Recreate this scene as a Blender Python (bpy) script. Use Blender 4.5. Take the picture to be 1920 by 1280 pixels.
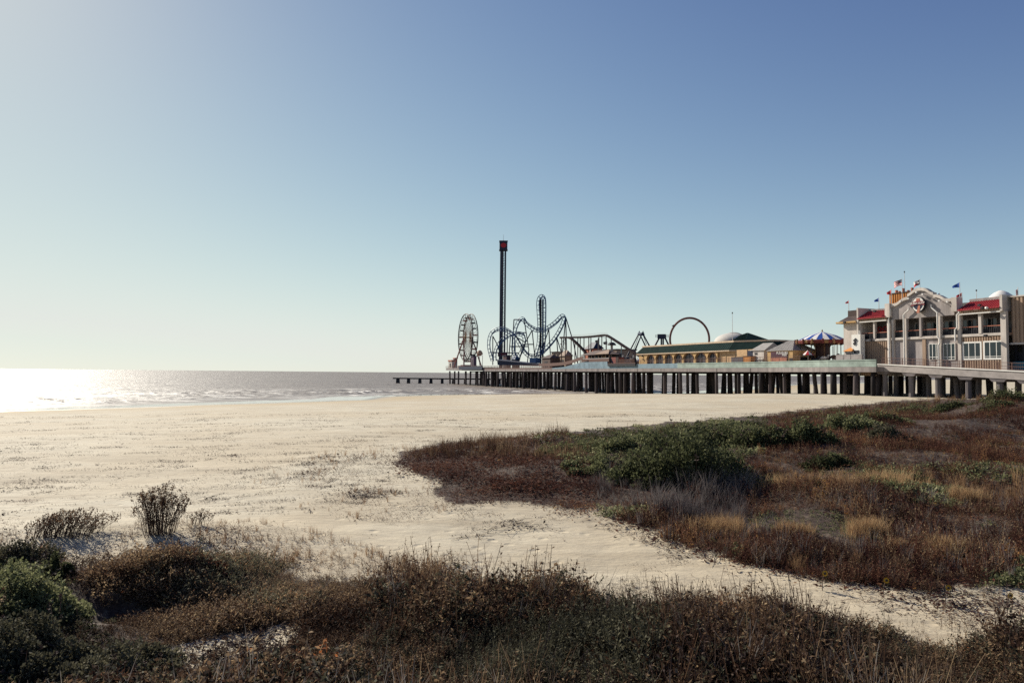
import bpy, math, random
import numpy as np
from mathutils import Matrix, Vector

for _o in list(bpy.data.objects):
    bpy.data.objects.remove(_o, do_unlink=True)
sc = bpy.context.scene
COL = sc.collection
R = math.radians
rnd = random.Random(7)
rng = np.random.default_rng(7)

# ------------------------------------------------------------------ camera
EYE = 6.5
FPX = 1280.0
PITCH, ROLL = R(2.66), R(0.514)
fwd = Vector((0, math.cos(PITCH), math.sin(PITCH)))
upv = Vector((0, -math.sin(PITCH), math.cos(PITCH)))
rgt = Vector((1, 0, 0))
camx = rgt * math.cos(ROLL) + upv * math.sin(ROLL)
camy = rgt * (-math.sin(ROLL)) + upv * math.cos(ROLL)
camz = -fwd
cd = bpy.data.cameras.new('camera')
cam = bpy.data.objects.new('camera', cd)
COL.objects.link(cam)
cd.sensor_width = 36.0
cd.lens = 24.0
cd.clip_start = 0.1
cd.clip_end = 60000
cam.matrix_world = Matrix(((camx.x, camy.x, camz.x, 0), (camx.y, camy.y, camz.y, 0),
                           (camx.z, camy.z, camz.z, EYE), (0, 0, 0, 1)))
sc.camera = cam

# ------------------------------------------------------------------ sky, sun, exposure
SUN_AZ, SUN_EL = R(45), R(32)          # azimuth to the left of the view axis, elevation
world = bpy.data.worlds.new('World')
sc.world = world
world.use_nodes = True
wn = world.node_tree
wn.nodes.clear()
sky = wn.nodes.new('ShaderNodeTexSky')
sky.sky_type = 'NISHITA'
sky.sun_disc = False
sky.sun_elevation = SUN_EL
sky.sun_rotation = -SUN_AZ
sky.altitude = 0
sky.air_density = 0.6
sky.dust_density = 0.15
sky.ozone_density = 1.0
bg = wn.nodes.new('ShaderNodeBackground')
bg.inputs['Strength'].default_value = 0.1
wo = wn.nodes.new('ShaderNodeOutputWorld')
# film grading of the sky: a tone curve per channel
sep = wn.nodes.new('ShaderNodeSeparateColor')
cmb = wn.nodes.new('ShaderNodeCombineColor')
wn.links.new(sky.outputs[0], sep.inputs[0])


def _wm(op, *ins):
    n = wn.nodes.new('ShaderNodeMath')
    n.operation = op
    for k, v in enumerate(ins):
        if isinstance(v, (int, float)):
            n.inputs[k].default_value = v
        else:
            wn.links.new(v, n.inputs[k])
    return n.outputs[0]


for _i, (_b, _a, _c) in enumerate(((0.03, -0.240, -0.315), (0.03, -0.207, -0.375), (0.155, -0.290, -0.285))):
    _v = -_b / (2 * _c)
    _l = _wm('LOGARITHM', _wm('MAXIMUM', _wm('MULTIPLY', sep.outputs[_i], 0.1), 0.004), math.e)
    _m = _wm('MINIMUM', _l, _v)
    _q = _wm('MULTIPLY_ADD', _m, _wm('MULTIPLY_ADD', _m, _c, _b), _a)
    _q = _wm('MULTIPLY_ADD', _wm('MAXIMUM', _wm('SUBTRACT', _l, _v), 0.0), 0.22, _q)
    wn.links.new(_wm('MULTIPLY', _wm('POWER', math.e, _q), 1 / 0.1464), cmb.inputs[_i])
wn.links.new(cmb.outputs[0], bg.inputs['Color'])
wn.links.new(bg.outputs[0], wo.inputs['Surface'])

sd = bpy.data.lights.new('sun', 'SUN')
sd.energy = 5.0
sd.angle = R(0.53)
sd.color = (1.0, 0.93, 0.80)
sun = bpy.data.objects.new('sun', sd)
COL.objects.link(sun)
to_sun = Vector((-math.sin(SUN_AZ) * math.cos(SUN_EL), math.cos(SUN_AZ) * math.cos(SUN_EL), math.sin(SUN_EL)))
sun.rotation_euler = to_sun.to_track_quat('Z', 'Y').to_euler()
sun.location = to_sun * 100

sc.view_settings.view_transform = 'Standard'
sc.view_settings.look = 'None'
sc.view_settings.exposure = 0.55
sc.view_settings.gamma = 1
sc.view_settings.use_curve_mapping = False
sc.render.engine = 'CYCLES'
sc.cycles.use_denoising = False
sc.cycles.max_bounces = 5
sc.cycles.diffuse_bounces = 2
sc.cycles.glossy_bounces = 2
sc.cycles.transmission_bounces = 2
sc.cycles.sample_clamp_indirect = 4.0
sc.cycles.caustics_reflective = False
sc.cycles.caustics_refractive = False


# ------------------------------------------------------------------ projection helpers (plan tools only)
def ray(px, py):
    xc, yc = (px - 960) / FPX, (640 - py) / FPX
    return camx * xc + camy * yc + fwd


def project(P):
    d = P - np.array([0, 0, EYE])
    zc = d @ np.array(fwd)
    zc = np.where(zc < 0.1, 0.1, zc)
    x = (d @ np.array(camx)) / zc * FPX + 960
    y = 640 - (d @ np.array(camy)) / zc * FPX
    return x, y, zc


# pier frame: w runs along the pier towards the land, v away from the camera, z up
PA = math.atan(0.4)
DW = Vector((math.sin(PA), -math.cos(PA), 0))
DV = Vector((math.cos(PA), math.sin(PA), 0))
P0 = Vector((79, 105, 0))
PROT = math.atan2(DW.y, DW.x)


def W(w, v, z):
    return P0 + DW * w + DV * v + Vector((0, 0, z))


def A(px, py, v):
    d = ray(px, py)
    o = Vector((0, 0, EYE)) - P0
    t = (v - o.dot(DV)) / d.dot(DV)
    p = o + d * t
    return p.dot(DW), p.z


def wx(px, v, py=660):
    return A(px, py, v)[0]


def zy(px, py, v):
    return A(px, py, v)[1]


# ------------------------------------------------------------------ noise (numpy)
def hash2(ix, iy, seed):
    h = (ix.astype(np.int64) * 374761393 + iy.astype(np.int64) * 668265263 + seed * 1442695041) & 0xFFFFFFFF
    h = ((h ^ (h >> 13)) * 1274126177) & 0xFFFFFFFF
    h = h ^ (h >> 16)
    return (h & 0xFFFFFF) / float(0xFFFFFF)


def vnoise(x, y, seed=0):
    ix, iy = np.floor(x), np.floor(y)
    fx, fy = x - ix, y - iy
    fx = fx * fx * (3 - 2 * fx)
    fy = fy * fy * (3 - 2 * fy)
    a = hash2(ix, iy, seed)
    b = hash2(ix + 1, iy, seed)
    c = hash2(ix, iy + 1, seed)
    d = hash2(ix + 1, iy + 1, seed)
    return (a * (1 - fx) + b * fx) * (1 - fy) + (c * (1 - fx) + d * fx) * fy - 0.5


def fbm(x, y, seed=0, octaves=4):
    s, amp = 0, 1.0
    for k in range(octaves):
        s = s + amp * vnoise(x * 2 ** k, y * 2 ** k, seed + k)
        amp *= 0.5
    return s


def sstep(a, b, x):
    t = np.clip((x - a) / (b - a), 0, 1)
    return t * t * (3 - 2 * t)


# ------------------------------------------------------------------ terrain function
SHORE = np.array([(-420, -300), (-170, -20), (-120, 62), (-85, 114), (-72, 126), (-61, 139), (-47, 160), (-47, 178),
                  (-36, 194), (-26, 205), (7, 225), (45, 238), (66, 257), (110, 340), (183, 478), (320, 640),
                  (740, 1280), (2600, 3400), (16000, 15000)], float)


def shore_dist(x, y):
    best = np.full(x.shape, 1e12)
    sgn = np.ones(x.shape)
    for (ax, ay), (bx, by) in zip(SHORE[:-1], SHORE[1:]):
        dx, dy = bx - ax, by - ay
        t = np.clip(((x - ax) * dx + (y - ay) * dy) / (dx * dx + dy * dy), 0, 1)
        ex, ey = x - (ax + t * dx), y - (ay + t * dy)
        d2 = ex * ex + ey * ey
        cr = dx * (y - ay) - dy * (x - ax)
        m = d2 < best
        best = np.where(m, d2, best)
        sgn = np.where(m, np.where(cr < 0, 1.0, -1.0), sgn)
    return np.sqrt(best) * sgn


def in_poly(x, y, poly):
    ins = np.zeros(x.shape, bool)
    n = len(poly)
    for i in range(n):
        x0, y0 = poly[i]
        x1, y1 = poly[(i + 1) % n]
        if y0 == y1:
            continue
        c = ((y0 > y) != (y1 > y)) & (x < (x1 - x0) * (y - y0) / (y1 - y0) + x0)
        ins ^= c
    return ins


def poly_dist(x, y, poly):
    best = np.full(x.shape, 1e12)
    n = len(poly)
    for i in range(n):
        ax, ay = poly[i]
        bx, by = poly[(i + 1) % n]
        dx, dy = bx - ax, by - ay
        t = np.clip(((x - ax) * dx + (y - ay) * dy) / (dx * dx + dy * dy), 0, 1)
        best = np.minimum(best, (x - ax - t * dx) ** 2 + (y - ay - t * dy) ** 2)
    return np.sqrt(best) * np.where(in_poly(x, y, poly), 1, -1)


HILL = [(-5.0, 28.5), (-1.5, 32.5), (4, 34.5), (9, 36), (18, 43), (28, 52), (42, 64), (62, 84), (90, 80), (70, 30), (30, 9), (10, 11.2),
        (7.0, 12.6), (4.7, 14.2), (2.6, 17), (0.5, 18.6), (-1.9, 20), (-3.2, 24)]
# mounds: x, y, radius x, radius y, height
MOUNDS = [(-7.0, 9.6, 2.2, 2.4, 0.35), (-5.6, 10.25, .8, .5, -0.4), (-5.5, 11.5, 1.5, .75, 0.32), (-8.2, 14.6, 4.2, 1.2, 0.28),
          (1.2, 8.6, 3.2, 1.6, 0.15), (5.6, 8.8, 2.6, 1.6, 0.12), (-0.8, 9.2, 1.5, 1.4, 0.12),
          (10.3, 26.5, 4.2, 3.6, 0.30), (18.5, 36, 4.5, 4.5, 0.55), (34, 52, 9, 7, 0.35), (70, 88, 13, 9, 1.3), (95, 100, 20, 12, 0.9)]


def height(x, y):
    x = np.asarray(x, float)
    y = np.asarray(y, float)
    s = shore_dist(x, y) + 5.0 * fbm(x / 38, y / 38, 3, 3) * sstep(400, 120, np.hypot(x, y))
    z = np.where(s < 0, np.maximum(0.03 * s, -4.0), np.minimum(0.018 * s, 0.27) + 0.031 * np.clip(s - 15, 0, 85))
    far = sstep(300, 90, np.hypot(x, y))
    z = z + (0.16 * fbm(x / 9, y / 9, 11, 4) + 0.22 * fbm(x / 26, y / 26, 5, 3)) * sstep(12, 45, s) * far
    z = z + 0.05 * fbm(x / 1.3, y / 1.3, 23, 3) * sstep(90, 25, np.hypot(x, y)) * sstep(20, 50, s)
    hd = poly_dist(x, y, HILL) + 1.6 * fbm(x / 5, y / 5, 31, 3)
    z = z + sstep(-1.0, 9.0, hd) * (1.0 + 0.95 * fbm(x / 6, y / 6, 41, 4)) + 0.22 * sstep(0, 5, hd) * fbm(x / 2.2, y / 2.2, 47, 3)
    for mx, my, a, b, h in MOUNDS:
        z = z + h * np.exp(-(((x - mx) / a) ** 2 + ((y - my) / b) ** 2))
    return z


def hgt(x, y):
    return float(height(np.array([x]), np.array([y]))[0])


def ground(px, py):
    d = ray(px, py)
    Z = np.geomspace(4, 900, 1600)
    X, Y, ZZ = d.x / d.y * Z, Z, EYE + d.z / d.y * Z
    below = np.nonzero(ZZ <= np.maximum(height(X, Y), 0))[0]
    i = below[0] if len(below) else len(Z) - 1
    return Vector((X[i], Y[i], float(max(height(X[i:i + 1], Y[i:i + 1])[0], 0))))


# ------------------------------------------------------------------ materials
def nodes_of(m):
    m.use_nodes = True
    nt = m.node_tree
    nt.nodes.clear()
    return nt


def L(nt, a, b):
    nt.links.new(a, b)


_mats = {}


def mat(name, col, rough=0.7, var=0.25, scale=1.5, bump=0.0, metal=0.0, spec=0.2, streak=False):
    if name in _mats:
        return _mats[name]
    m = bpy.data.materials.new(name)
    nt = nodes_of(m)
    out = nt.nodes.new('ShaderNodeOutputMaterial')
    b = nt.nodes.new('ShaderNodeBsdfPrincipled')
    b.inputs['Roughness'].default_value = rough
    b.inputs['Metallic'].default_value = metal
    b.inputs['Specular IOR Level'].default_value = spec
    tc = nt.nodes.new('ShaderNodeTexCoord')
    mp = nt.nodes.new('ShaderNodeMapping')
    mp.inputs['Scale'].default_value = (1, 1, 0.22) if streak else (1, 1, 1)
    L(nt, tc.outputs['Object'], mp.inputs['Vector'])
    n = nt.nodes.new('ShaderNodeTexNoise')
    n.inputs['Scale'].default_value = scale
    n.inputs['Detail'].default_value = 6
    n.inputs['Roughness'].default_value = 0.65
    L(nt, mp.outputs[0], n.inputs['Vector'])
    rp = nt.nodes.new('ShaderNodeValToRGB')
    rp.color_ramp.elements[0].position = 0.3
    rp.color_ramp.elements[1].position = 0.7
    d = 1 - var
    rp.color_ramp.elements[0].color = (col[0] * d, col[1] * d, col[2] * d, 1)
    u = 1 + var * 0.5
    rp.color_ramp.elements[1].color = (min(col[0] * u, .95), min(col[1] * u, .95), min(col[2] * u, .95), 1)
    L(nt, n.outputs['Fac'], rp.inputs['Fac'])
    L(nt, rp.outputs[0], b.inputs['Base Color'])
    if bump:
        bp = nt.nodes.new('ShaderNodeBump')
        bp.inputs['Strength'].default_value = bump
        bp.inputs['Distance'].default_value = 0.05
        L(nt, n.outputs['Fac'], bp.inputs['Height'])
        L(nt, bp.outputs[0], b.inputs['Normal'])
    L(nt, b.outputs[0], out.inputs['Surface'])
    _mats[name] = m
    return m


def leaf_mat(name, stops, trans=0.42, rough=0.75, patch=0.0):
    """foliage: colour picked by the 'tint' attribute each plant and leaf carries"""
    m = bpy.data.materials.new(name)
    nt = nodes_of(m)
    out = nt.nodes.new('ShaderNodeOutputMaterial')
    at = nt.nodes.new('ShaderNodeAttribute')
    at.attribute_name = 'tint'
    rp = nt.nodes.new('ShaderNodeValToRGB')
    cr = rp.color_ramp
    while len(cr.elements) < len(stops):
        cr.elements.new(0.5)
    for e, (p, c) in zip(cr.elements, stops):
        e.position = p
        e.color = (*c, 1)
    L(nt, at.outputs['Fac'], rp.inputs['Fac'])
    b = nt.nodes.new('ShaderNodeBsdfPrincipled')
    b.inputs['Roughness'].default_value = rough
    b.inputs['Specular IOR Level'].default_value = 0.08
    L(nt, rp.outputs[0], b.inputs['Base Color'])
    t = nt.nodes.new('ShaderNodeBsdfTranslucent')
    L(nt, rp.outputs[0], t.inputs['Color'])
    mx = nt.nodes.new('ShaderNodeMixShader')
    mx.inputs[0].default_value = trans
    L(nt, b.outputs[0], mx.inputs[1])
    L(nt, t.outputs[0], mx.inputs[2])
    L(nt, mx.outputs[0], out.inputs['Surface'])
    return m


def sand_material():
    m = bpy.data.materials.new('sand')
    nt = nodes_of(m)
    N = nt.nodes.new
    out = N('ShaderNodeOutputMaterial')
    b = N('ShaderNodeBsdfPrincipled')
    geo = N('ShaderNodeNewGeometry')
    sh = N('ShaderNodeAttribute')
    sh.attribute_name = 'shore'

    def noise(scale, detail=5, rough=0.6, sc3=None):
        n = N('ShaderNodeTexNoise')
        n.inputs['Scale'].default_value = scale
        n.inputs['Detail'].default_value = detail
        n.inputs['Roughness'].default_value = rough
        if sc3:
            mp = N('ShaderNodeMapping')
            mp.inputs['Rotation'].default_value = (0, 0, R(-38))
            mp.inputs['Scale'].default_value = sc3
            L(nt, geo.outputs['Position'], mp.inputs['Vector'])
            L(nt, mp.outputs[0], n.inputs['Vector'])
        else:
            L(nt, geo.outputs['Position'], n.inputs['Vector'])
        return n

    def ramp(src, stops):
        r = N('ShaderNodeValToRGB')
        while len(r.color_ramp.elements) < len(stops):
            r.color_ramp.elements.new(0.5)
        for e, (p, c) in zip(r.color_ramp.elements, stops):
            e.position = p
            e.color = (*c, 1) if len(c) == 3 else c
        L(nt, src, r.inputs['Fac'])
        return r

    def mixc(fac, a, bb):
        x = N('ShaderNodeMix')
        x.data_type = 'RGBA'
        if isinstance(fac, float):
            x.inputs[0].default_value = fac
        else:
            L(nt, fac, x.inputs[0])
        for s, k in ((a, 6), (bb, 7)):
            if isinstance(s, tuple):
                x.inputs[k].default_value = (*s, 1)
            else:
                L(nt, s, x.inputs[k])
        return x.outputs[2]

    big = noise(0.09, 4)
    mid = noise(0.9, 6, 0.65)
    fine = noise(34, 3, 0.7)
    dry = ramp(mid.outputs['Fac'], [(0.3, (0.42, 0.37, 0.28)), (0.55, (0.51, 0.457, 0.35)), (0.75, (0.57, 0.517, 0.405))])
    base = mixc(ramp(big.outputs['Fac'], [(0.42, (0, 0, 0)), (0.62, (1, 1, 1))]).outputs[0], dry.outputs[0], (0.46, 0.39, 0.28))
    grain = ramp(fine.outputs['Fac'], [(0.35, (0.94, 0.94, 0.94)), (0.65, (1.03, 1.03, 1.03))])
    stk = noise(0.5, 6, 0.7, (0.22, 1.5, 1))
    base = mixc(ramp(stk.outputs['Fac'], [(0.46, (0, 0, 0)), (0.66, (0.62, 0.62, 0.62))]).outputs[0], base, (0.30, 0.245, 0.17))
    mul = N('ShaderNodeMix')
    mul.data_type = 'RGBA'
    mul.blend_type = 'MULTIPLY'
    mul.inputs[0].default_value = 1
    L(nt, base, mul.inputs[6])
    L(nt, grain.outputs[0], mul.inputs[7])
    # dark drift lines of weed scraps, drawn out along the shore
    wr = noise(1.0, 7, 0.72, (0.55, 2.4, 1))
    wr2 = noise(0.10, 3, 0.5, (0.5, 1.6, 1))
    wl = ramp(wr.outputs['Fac'], [(0.57, (0, 0, 0)), (0.68, (1, 1, 1))])
    wl2 = ramp(wr2.outputs['Fac'], [(0.47, (0, 0, 0)), (0.56, (1, 1, 1))])
    wm = N('ShaderNodeMath')
    wm.operation = 'MULTIPLY'
    L(nt, wl.outputs[0], wm.inputs[0])
    L(nt, wl2.outputs[0], wm.inputs[1])
    dryzone = N('ShaderNodeMapRange')
    dryzone.inputs[1].default_value = 22
    dryzone.inputs[2].default_value = 34
    L(nt, sh.outputs['Fac'], dryzone.inputs[0])
    wm2 = N('ShaderNodeMath')
    wm2.operation = 'MULTIPLY'
    L(nt, wm.outputs[0], wm2.inputs[0])
    L(nt, dryzone.outputs[0], wm2.inputs[1])
    wm3 = N('ShaderNodeMath')
    wm3.operation = 'MULTIPLY'
    wm3.inputs[1].default_value = 0.75
    L(nt, wm2.outputs[0], wm3.inputs[0])
    c1 = mixc(wm3.outputs[0], mul.outputs[2], (0.17, 0.115, 0.075))
    # damp and wet sand by distance from the water
    wet = N('ShaderNodeMapRange')
    wet.inputs[1].default_value = 20
    wet.inputs[2].default_value = 12
    wn_ = noise(0.12, 4, 0.6)
    ad = N('ShaderNodeMath')
    ad.operation = 'MULTIPLY_ADD'
    ad.inputs[1].default_value = 9
    L(nt, wn_.outputs['Fac'], ad.inputs[0])
    L(nt, sh.outputs['Fac'], ad.inputs[2])
    sub = N('ShaderNodeMath')
    sub.operation = 'SUBTRACT'
    sub.inputs[1].default_value = 4.5
    L(nt, ad.outputs[0], sub.inputs[0])
    L(nt, sub.outputs[0], wet.inputs[0])
    damp = N('ShaderNodeMapRange')
    damp.inputs[1].default_value = 42
    damp.inputs[2].default_value = 22
    L(nt, sub.outputs[0], damp.inputs[0])
    c2 = mixc(damp.outputs[0], c1, (0.40, 0.32, 0.205))
    c3 = mixc(wet.outputs[0], c2, (0.21, 0.175, 0.13))
    so = N('ShaderNodeAttribute')
    so.attribute_name = 'soil'
    som = N('ShaderNodeMath')
    som.operation = 'MULTIPLY'
    L(nt, so.outputs['Fac'], som.inputs[0])
    L(nt, ramp(noise(5.0, 6, 0.75).outputs['Fac'], [(0.36, (0.78, 0.78, 0.78)), (0.5, (1, 1, 1))]).outputs[0], som.inputs[1])
    humus = ramp(noise(9.0, 5, 0.7).outputs['Fac'], [(0.35, (0.026, 0.017, 0.015)), (0.65, (0.075, 0.048, 0.036))])
    c4 = mixc(som.outputs[0], c3, humus.outputs[0])
    L(nt, c4, b.inputs['Base Color'])
    rr = N('ShaderNodeMapRange')
    rr.inputs[3].default_value = 0.9
    rr.inputs[4].default_value = 0.07
    L(nt, wet.outputs[0], rr.inputs[0])
    L(nt, rr.outputs[0], b.inputs['Roughness'])
    spm = N('ShaderNodeMapRange')
    spm.inputs[3].default_value = 0.25
    spm.inputs[4].default_value = 0.9
    L(nt, wet.outputs[0], spm.inputs[0])
    L(nt, spm.outputs[0], b.inputs['Specular IOR Level'])
    # bump: ripples, footprints, grain, fading out where wet
    rip = noise(2.2, 5, 0.6, (0.8, 1.6, 1))
    ft = N('ShaderNodeTexVoronoi')
    ft.inputs['Scale'].default_value = 1.6
    L(nt, geo.outputs['Position'], ft.inputs['Vector'])
    ftr = ramp(ft.outputs['Distance'], [(0.05, (0, 0, 0)), (0.2, (1, 1, 1))])
    h1 = N('ShaderNodeMath')
    h1.operation = 'MULTIPLY_ADD'
    h1.inputs[1].default_value = 0.5
    L(nt, ftr.outputs[0], h1.inputs[0])
    L(nt, rip.outputs['Fac'], h1.inputs[2])
    h2 = N('ShaderNodeMath')
    h2.operation = 'MULTIPLY_ADD'
    h2.inputs[1].default_value = 0.05
    L(nt, fine.outputs['Fac'], h2.inputs[0])
    L(nt, h1.outputs[0], h2.inputs[2])
    bp = N('ShaderNodeBump')
    bp.inputs['Distance'].default_value = 0.07
    st = N('ShaderNodeMapRange')
    st.inputs[3].default_value = 0.75
    st.inputs[4].default_value = 0.03
    L(nt, damp.outputs[0], st.inputs[0])
    L(nt, st.outputs[0], bp.inputs['Strength'])
    L(nt, h2.outputs[0], bp.inputs['Height'])
    L(nt, bp.outputs[0], b.inputs['Normal'])
    L(nt, b.outputs[0], out.inputs['Surface'])
    return m


def water_material():
    m = bpy.data.materials.new('sea_water')
    nt = nodes_of(m)
    N = nt.nodes.new
    out = N('ShaderNodeOutputMaterial')
    b = N('ShaderNodeBsdfPrincipled')
    b.inputs['IOR'].default_value = 1.33
    b.inputs['Roughness'].default_value = 0.3
    geo = N('ShaderNodeNewGeometry')
    sh = N('ShaderNodeAttribute')
    sh.attribute_name = 'shore'

    def noise(scale, detail, rough, sc3=(1, 1, 1), rot=-38):
        n = N('ShaderNodeTexNoise')
        n.inputs['Scale'].default_value = scale
        n.inputs['Detail'].default_value = detail
        n.inputs['Roughness'].default_value = rough
        mp = N('ShaderNodeMapping')
        mp.inputs['Rotation'].default_value = (0, 0, R(rot))
        mp.inputs['Scale'].default_value = sc3
        L(nt, geo.outputs['Position'], mp.inputs['Vector'])
        L(nt, mp.outputs[0], n.inputs['Vector'])
        return n

    # slopes of wind ripples: two scales of noise vectors added to the normal
    a = noise(0.9, 5, 0.7, (0.6, 1.4, 1))
    c = noise(0.14, 3, 0.6, (0.5, 1.5, 1))

    def vmath(op, x, y):
        v = N('ShaderNodeVectorMath')
        v.operation = op
        for i, s in enumerate((x, y)):
            if isinstance(s, tuple):
                v.inputs[i].default_value = s
            else:
                L(nt, s, v.inputs[i])
        return v.outputs[0]

    va = vmath('MULTIPLY', vmath('SUBTRACT', a.outputs['Color'], (0.5, 0.5, 0.5)), (2.8, 2.8, 0))
    vc = vmath('MULTIPLY', vmath('SUBTRACT', c.outputs['Color'], (0.5, 0.5, 0.5)), (0.6, 0.6, 0))
    s1 = vmath('ADD', va, vc)
    calm = N('ShaderNodeMapRange')      # calmer film of water at the very edge
    calm.inputs[1].default_value = -2
    calm.inputs[2].default_value = -22
    calm.inputs[3].default_value = 0.25
    calm.inputs[4].default_value = 1.0
    L(nt, sh.outputs['Fac'], calm.inputs[0])
    sv = N('ShaderNodeVectorMath')
    sv.operation = 'SCALE'
    L(nt, s1, sv.inputs[0])
    L(nt, calm.outputs[0], sv.inputs['Scale'])
    nrm = N('ShaderNodeVectorMath')
    nrm.operation = 'NORMALIZE'
    L(nt, vmath('ADD', geo.outputs['Normal'], sv.outputs[0]), nrm.inputs[0])
    L(nt, nrm.outputs[0], b.inputs['Normal'])
    # colour: silty brown, foam streaks in the surf
    n2 = noise(0.05, 4, 0.6, (0.35, 1.6, 1))
    r2 = N('ShaderNodeValToRGB')
    r2.color_ramp.elements[0].color = (0.13, 0.105, 0.09, 1)
    r2.color_ramp.elements[1].color = (0.20, 0.165, 0.135, 1)
    r2.color_ramp.elements[0].position = 0.35
    r2.color_ramp.elements[1].position = 0.65
    L(nt, n2.outputs['Fac'], r2.inputs['Fac'])
    fo = noise(0.16, 8, 0.68, (0.28, 1.9, 1), -30)
    fr = N('ShaderNodeValToRGB')
    fr.color_ramp.elements[0].position = 0.53
    fr.color_ramp.elements[1].position = 0.60
    L(nt, fo.outputs['Fac'], fr.inputs['Fac'])
    z1 = N('ShaderNodeMapRange')
    z1.inputs[1].default_value = -95
    z1.inputs[2].default_value = -50
    L(nt, sh.outputs['Fac'], z1.inputs[0])
    fm = N('ShaderNodeMath')
    fm.operation = 'MULTIPLY'
    L(nt, fr.outputs[0], fm.inputs[0])
    L(nt, z1.outputs[0], fm.inputs[1])
    mx = N('ShaderNodeMix')
    mx.data_type = 'RGBA'
    L(nt, fm.outputs[0], mx.inputs[0])
    L(nt, r2.outputs[0], mx.inputs[6])
    mx.inputs[7].default_value = (0.72, 0.69, 0.63, 1)
    L(nt, mx.outputs[2], b.inputs['Base Color'])
    rr = N('ShaderNodeMapRange')
    rr.inputs[3].default_value = 0.46
    rr.inputs[4].default_value = 0.7
    L(nt, fm.outputs[0], rr.inputs[0])
    L(nt, rr.outputs[0], b.inputs['Roughness'])
    L(nt, b.outputs[0], out.inputs['Surface'])
    return m


# ------------------------------------------------------------------ mesh helpers
def np_mesh(name, verts, faces_flat, loop_tot, attrs=None, smooth=False):
    me = bpy.data.meshes.new(name)
    nv, nf = len(verts), len(loop_tot)
    me.vertices.add(nv)
    me.vertices.foreach_set('co', np.asarray(verts, np.float32).ravel())
    me.loops.add(len(faces_flat))
    me.loops.foreach_set('vertex_index', np.asarray(faces_flat, np.int32))
    me.polygons.add(nf)
    lt = np.asarray(loop_tot, np.int32)
    me.polygons.foreach_set('loop_start', np.concatenate(([0], np.cumsum(lt)[:-1])).astype(np.int32))
    me.polygons.foreach_set('loop_total', lt)
    if smooth:
        me.polygons.foreach_set('use_smooth', np.ones(nf, bool))
    for k, arr in (attrs or {}).items():
        a = me.attributes.new(k, 'FLOAT', 'POINT')
        a.data.foreach_set('value', np.asarray(arr, np.float32))
    me.update(calc_edges=True)
    me.validate()
    return me


def tag(o, label=None, cat=None, group=None, kind=None):
    if label:
        o['label'] = label
    if cat:
        o['category'] = cat
    if group:
        o['group'] = group
    if kind:
        o['kind'] = kind
    return o


def link(name, me, m=None, parent=None):
    o = bpy.data.objects.new(name, me)
    COL.objects.link(o)
    if m is not None:
        for k in (m if isinstance(m, (list, tuple)) else [m]):
            me.materials.append(k)
    if parent is not None:
        o.parent = parent
    return o


def polar_grid(a0, a1, na, r0, r1, nr, fn, extra=None):
    ang = np.linspace(a0, a1, na)
    rad = np.geomspace(r0, r1, nr)
    AA, RR = np.meshgrid(ang, rad)
    X, Y = RR * np.sin(AA), RR * np.cos(AA)
    Zv, attr = fn(X.ravel(), Y.ravel())
    V = np.stack([X.ravel(), Y.ravel(), Zv], 1)
    i = np.arange(nr - 1)[:, None] * na + np.arange(na - 1)[None, :]
    F = np.stack([i, i + na, i + na + 1, i + 1], -1).reshape(-1, 4)
    return V, F, attr


# outlines of the planted ground, as seen on the plan through the camera
HILLP = [(742, 868), (760, 846), (830, 836), (1000, 822), (1200, 803), (1440, 784), (1520, 772), (1700, 756), (1800, 750), (1960, 756), (3600, 790),
         (3600, 1200), (1960, 1120), (1820, 1106), (1700, 1092), (1560, 1072), (1400, 1044), (1290, 1020), (1190, 1000), (1170, 985), (1060, 962), (960, 946), (840, 946), (800, 912)]
FOREP = [(-60, 1010), (110, 1040), (200, 1032), (330, 1022), (430, 1036), (560, 1062), (700, 1082), (800, 1100), (900, 1115), (1010, 1122), (1100, 1140), (1200, 1150),
         (1320, 1128), (1430, 1130), (1520, 1158), (1700, 1196), (1850, 1222), (1980, 1240), (3600, 1330), (3600, 2600), (-1600, 2600), (-1600, 1400), (-900, 1010)]
BAREP = [(280, 1235), (330, 1212), (420, 1190), (530, 1180), (570, 1200), (545, 1235), (450, 1268), (320, 1278)]
BAREP2 = [(170, 1004), (300, 1000), (330, 1012), (250, 1020), (160, 1022)]

# ------------------------------------------------------------------ ground and sea
M_SAND = sand_material()
M_SEA = water_material()


def terr(x, y):
    s = shore_dist(x, y) + 5.0 * fbm(x / 38, y / 38, 3, 3) * sstep(400, 120, np.hypot(x, y))
    z = height(x, y)
    px, py, dz = project(np.stack([x, y, z], 1))
    jx = px + (26 * fbm(x / 1.1, y / 1.1, 101, 3) + 34 * fbm(x / 3.7, y / 3.7, 131, 2)) * np.clip(16 / dz, .3, 1.6)
    jy = py + (24 * fbm(x / 1.1 + 7, y / 1.1, 111, 4) + 13 * fbm(x / 3.1, y / 3.1, 141, 2)) * np.clip(16 / dz, .3, 1.6)
    soil = ((in_poly(jx, jy + 6, HILLP) | in_poly(jx, jy - 12, FOREP)) & ~in_poly(jx, jy, BAREP) & ~in_poly(jx, jy, BAREP2) & (y > 2.5) & (np.abs(x) < y * 2.2)).astype(float)
    return z, (s, soil)


V, F, at = polar_grid(R(-100), R(110), 1000, 1.2, 9000, 520, terr)
o = link('beach_sand', np_mesh('beach_sand', V, F.ravel(), np.full(len(F), 4), {'shore': at[0], 'soil': at[1]}, True), M_SAND)
tag(o, 'pale dry sand beach, damp by the water, with low dunes', 'beach', kind='structure')


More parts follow.
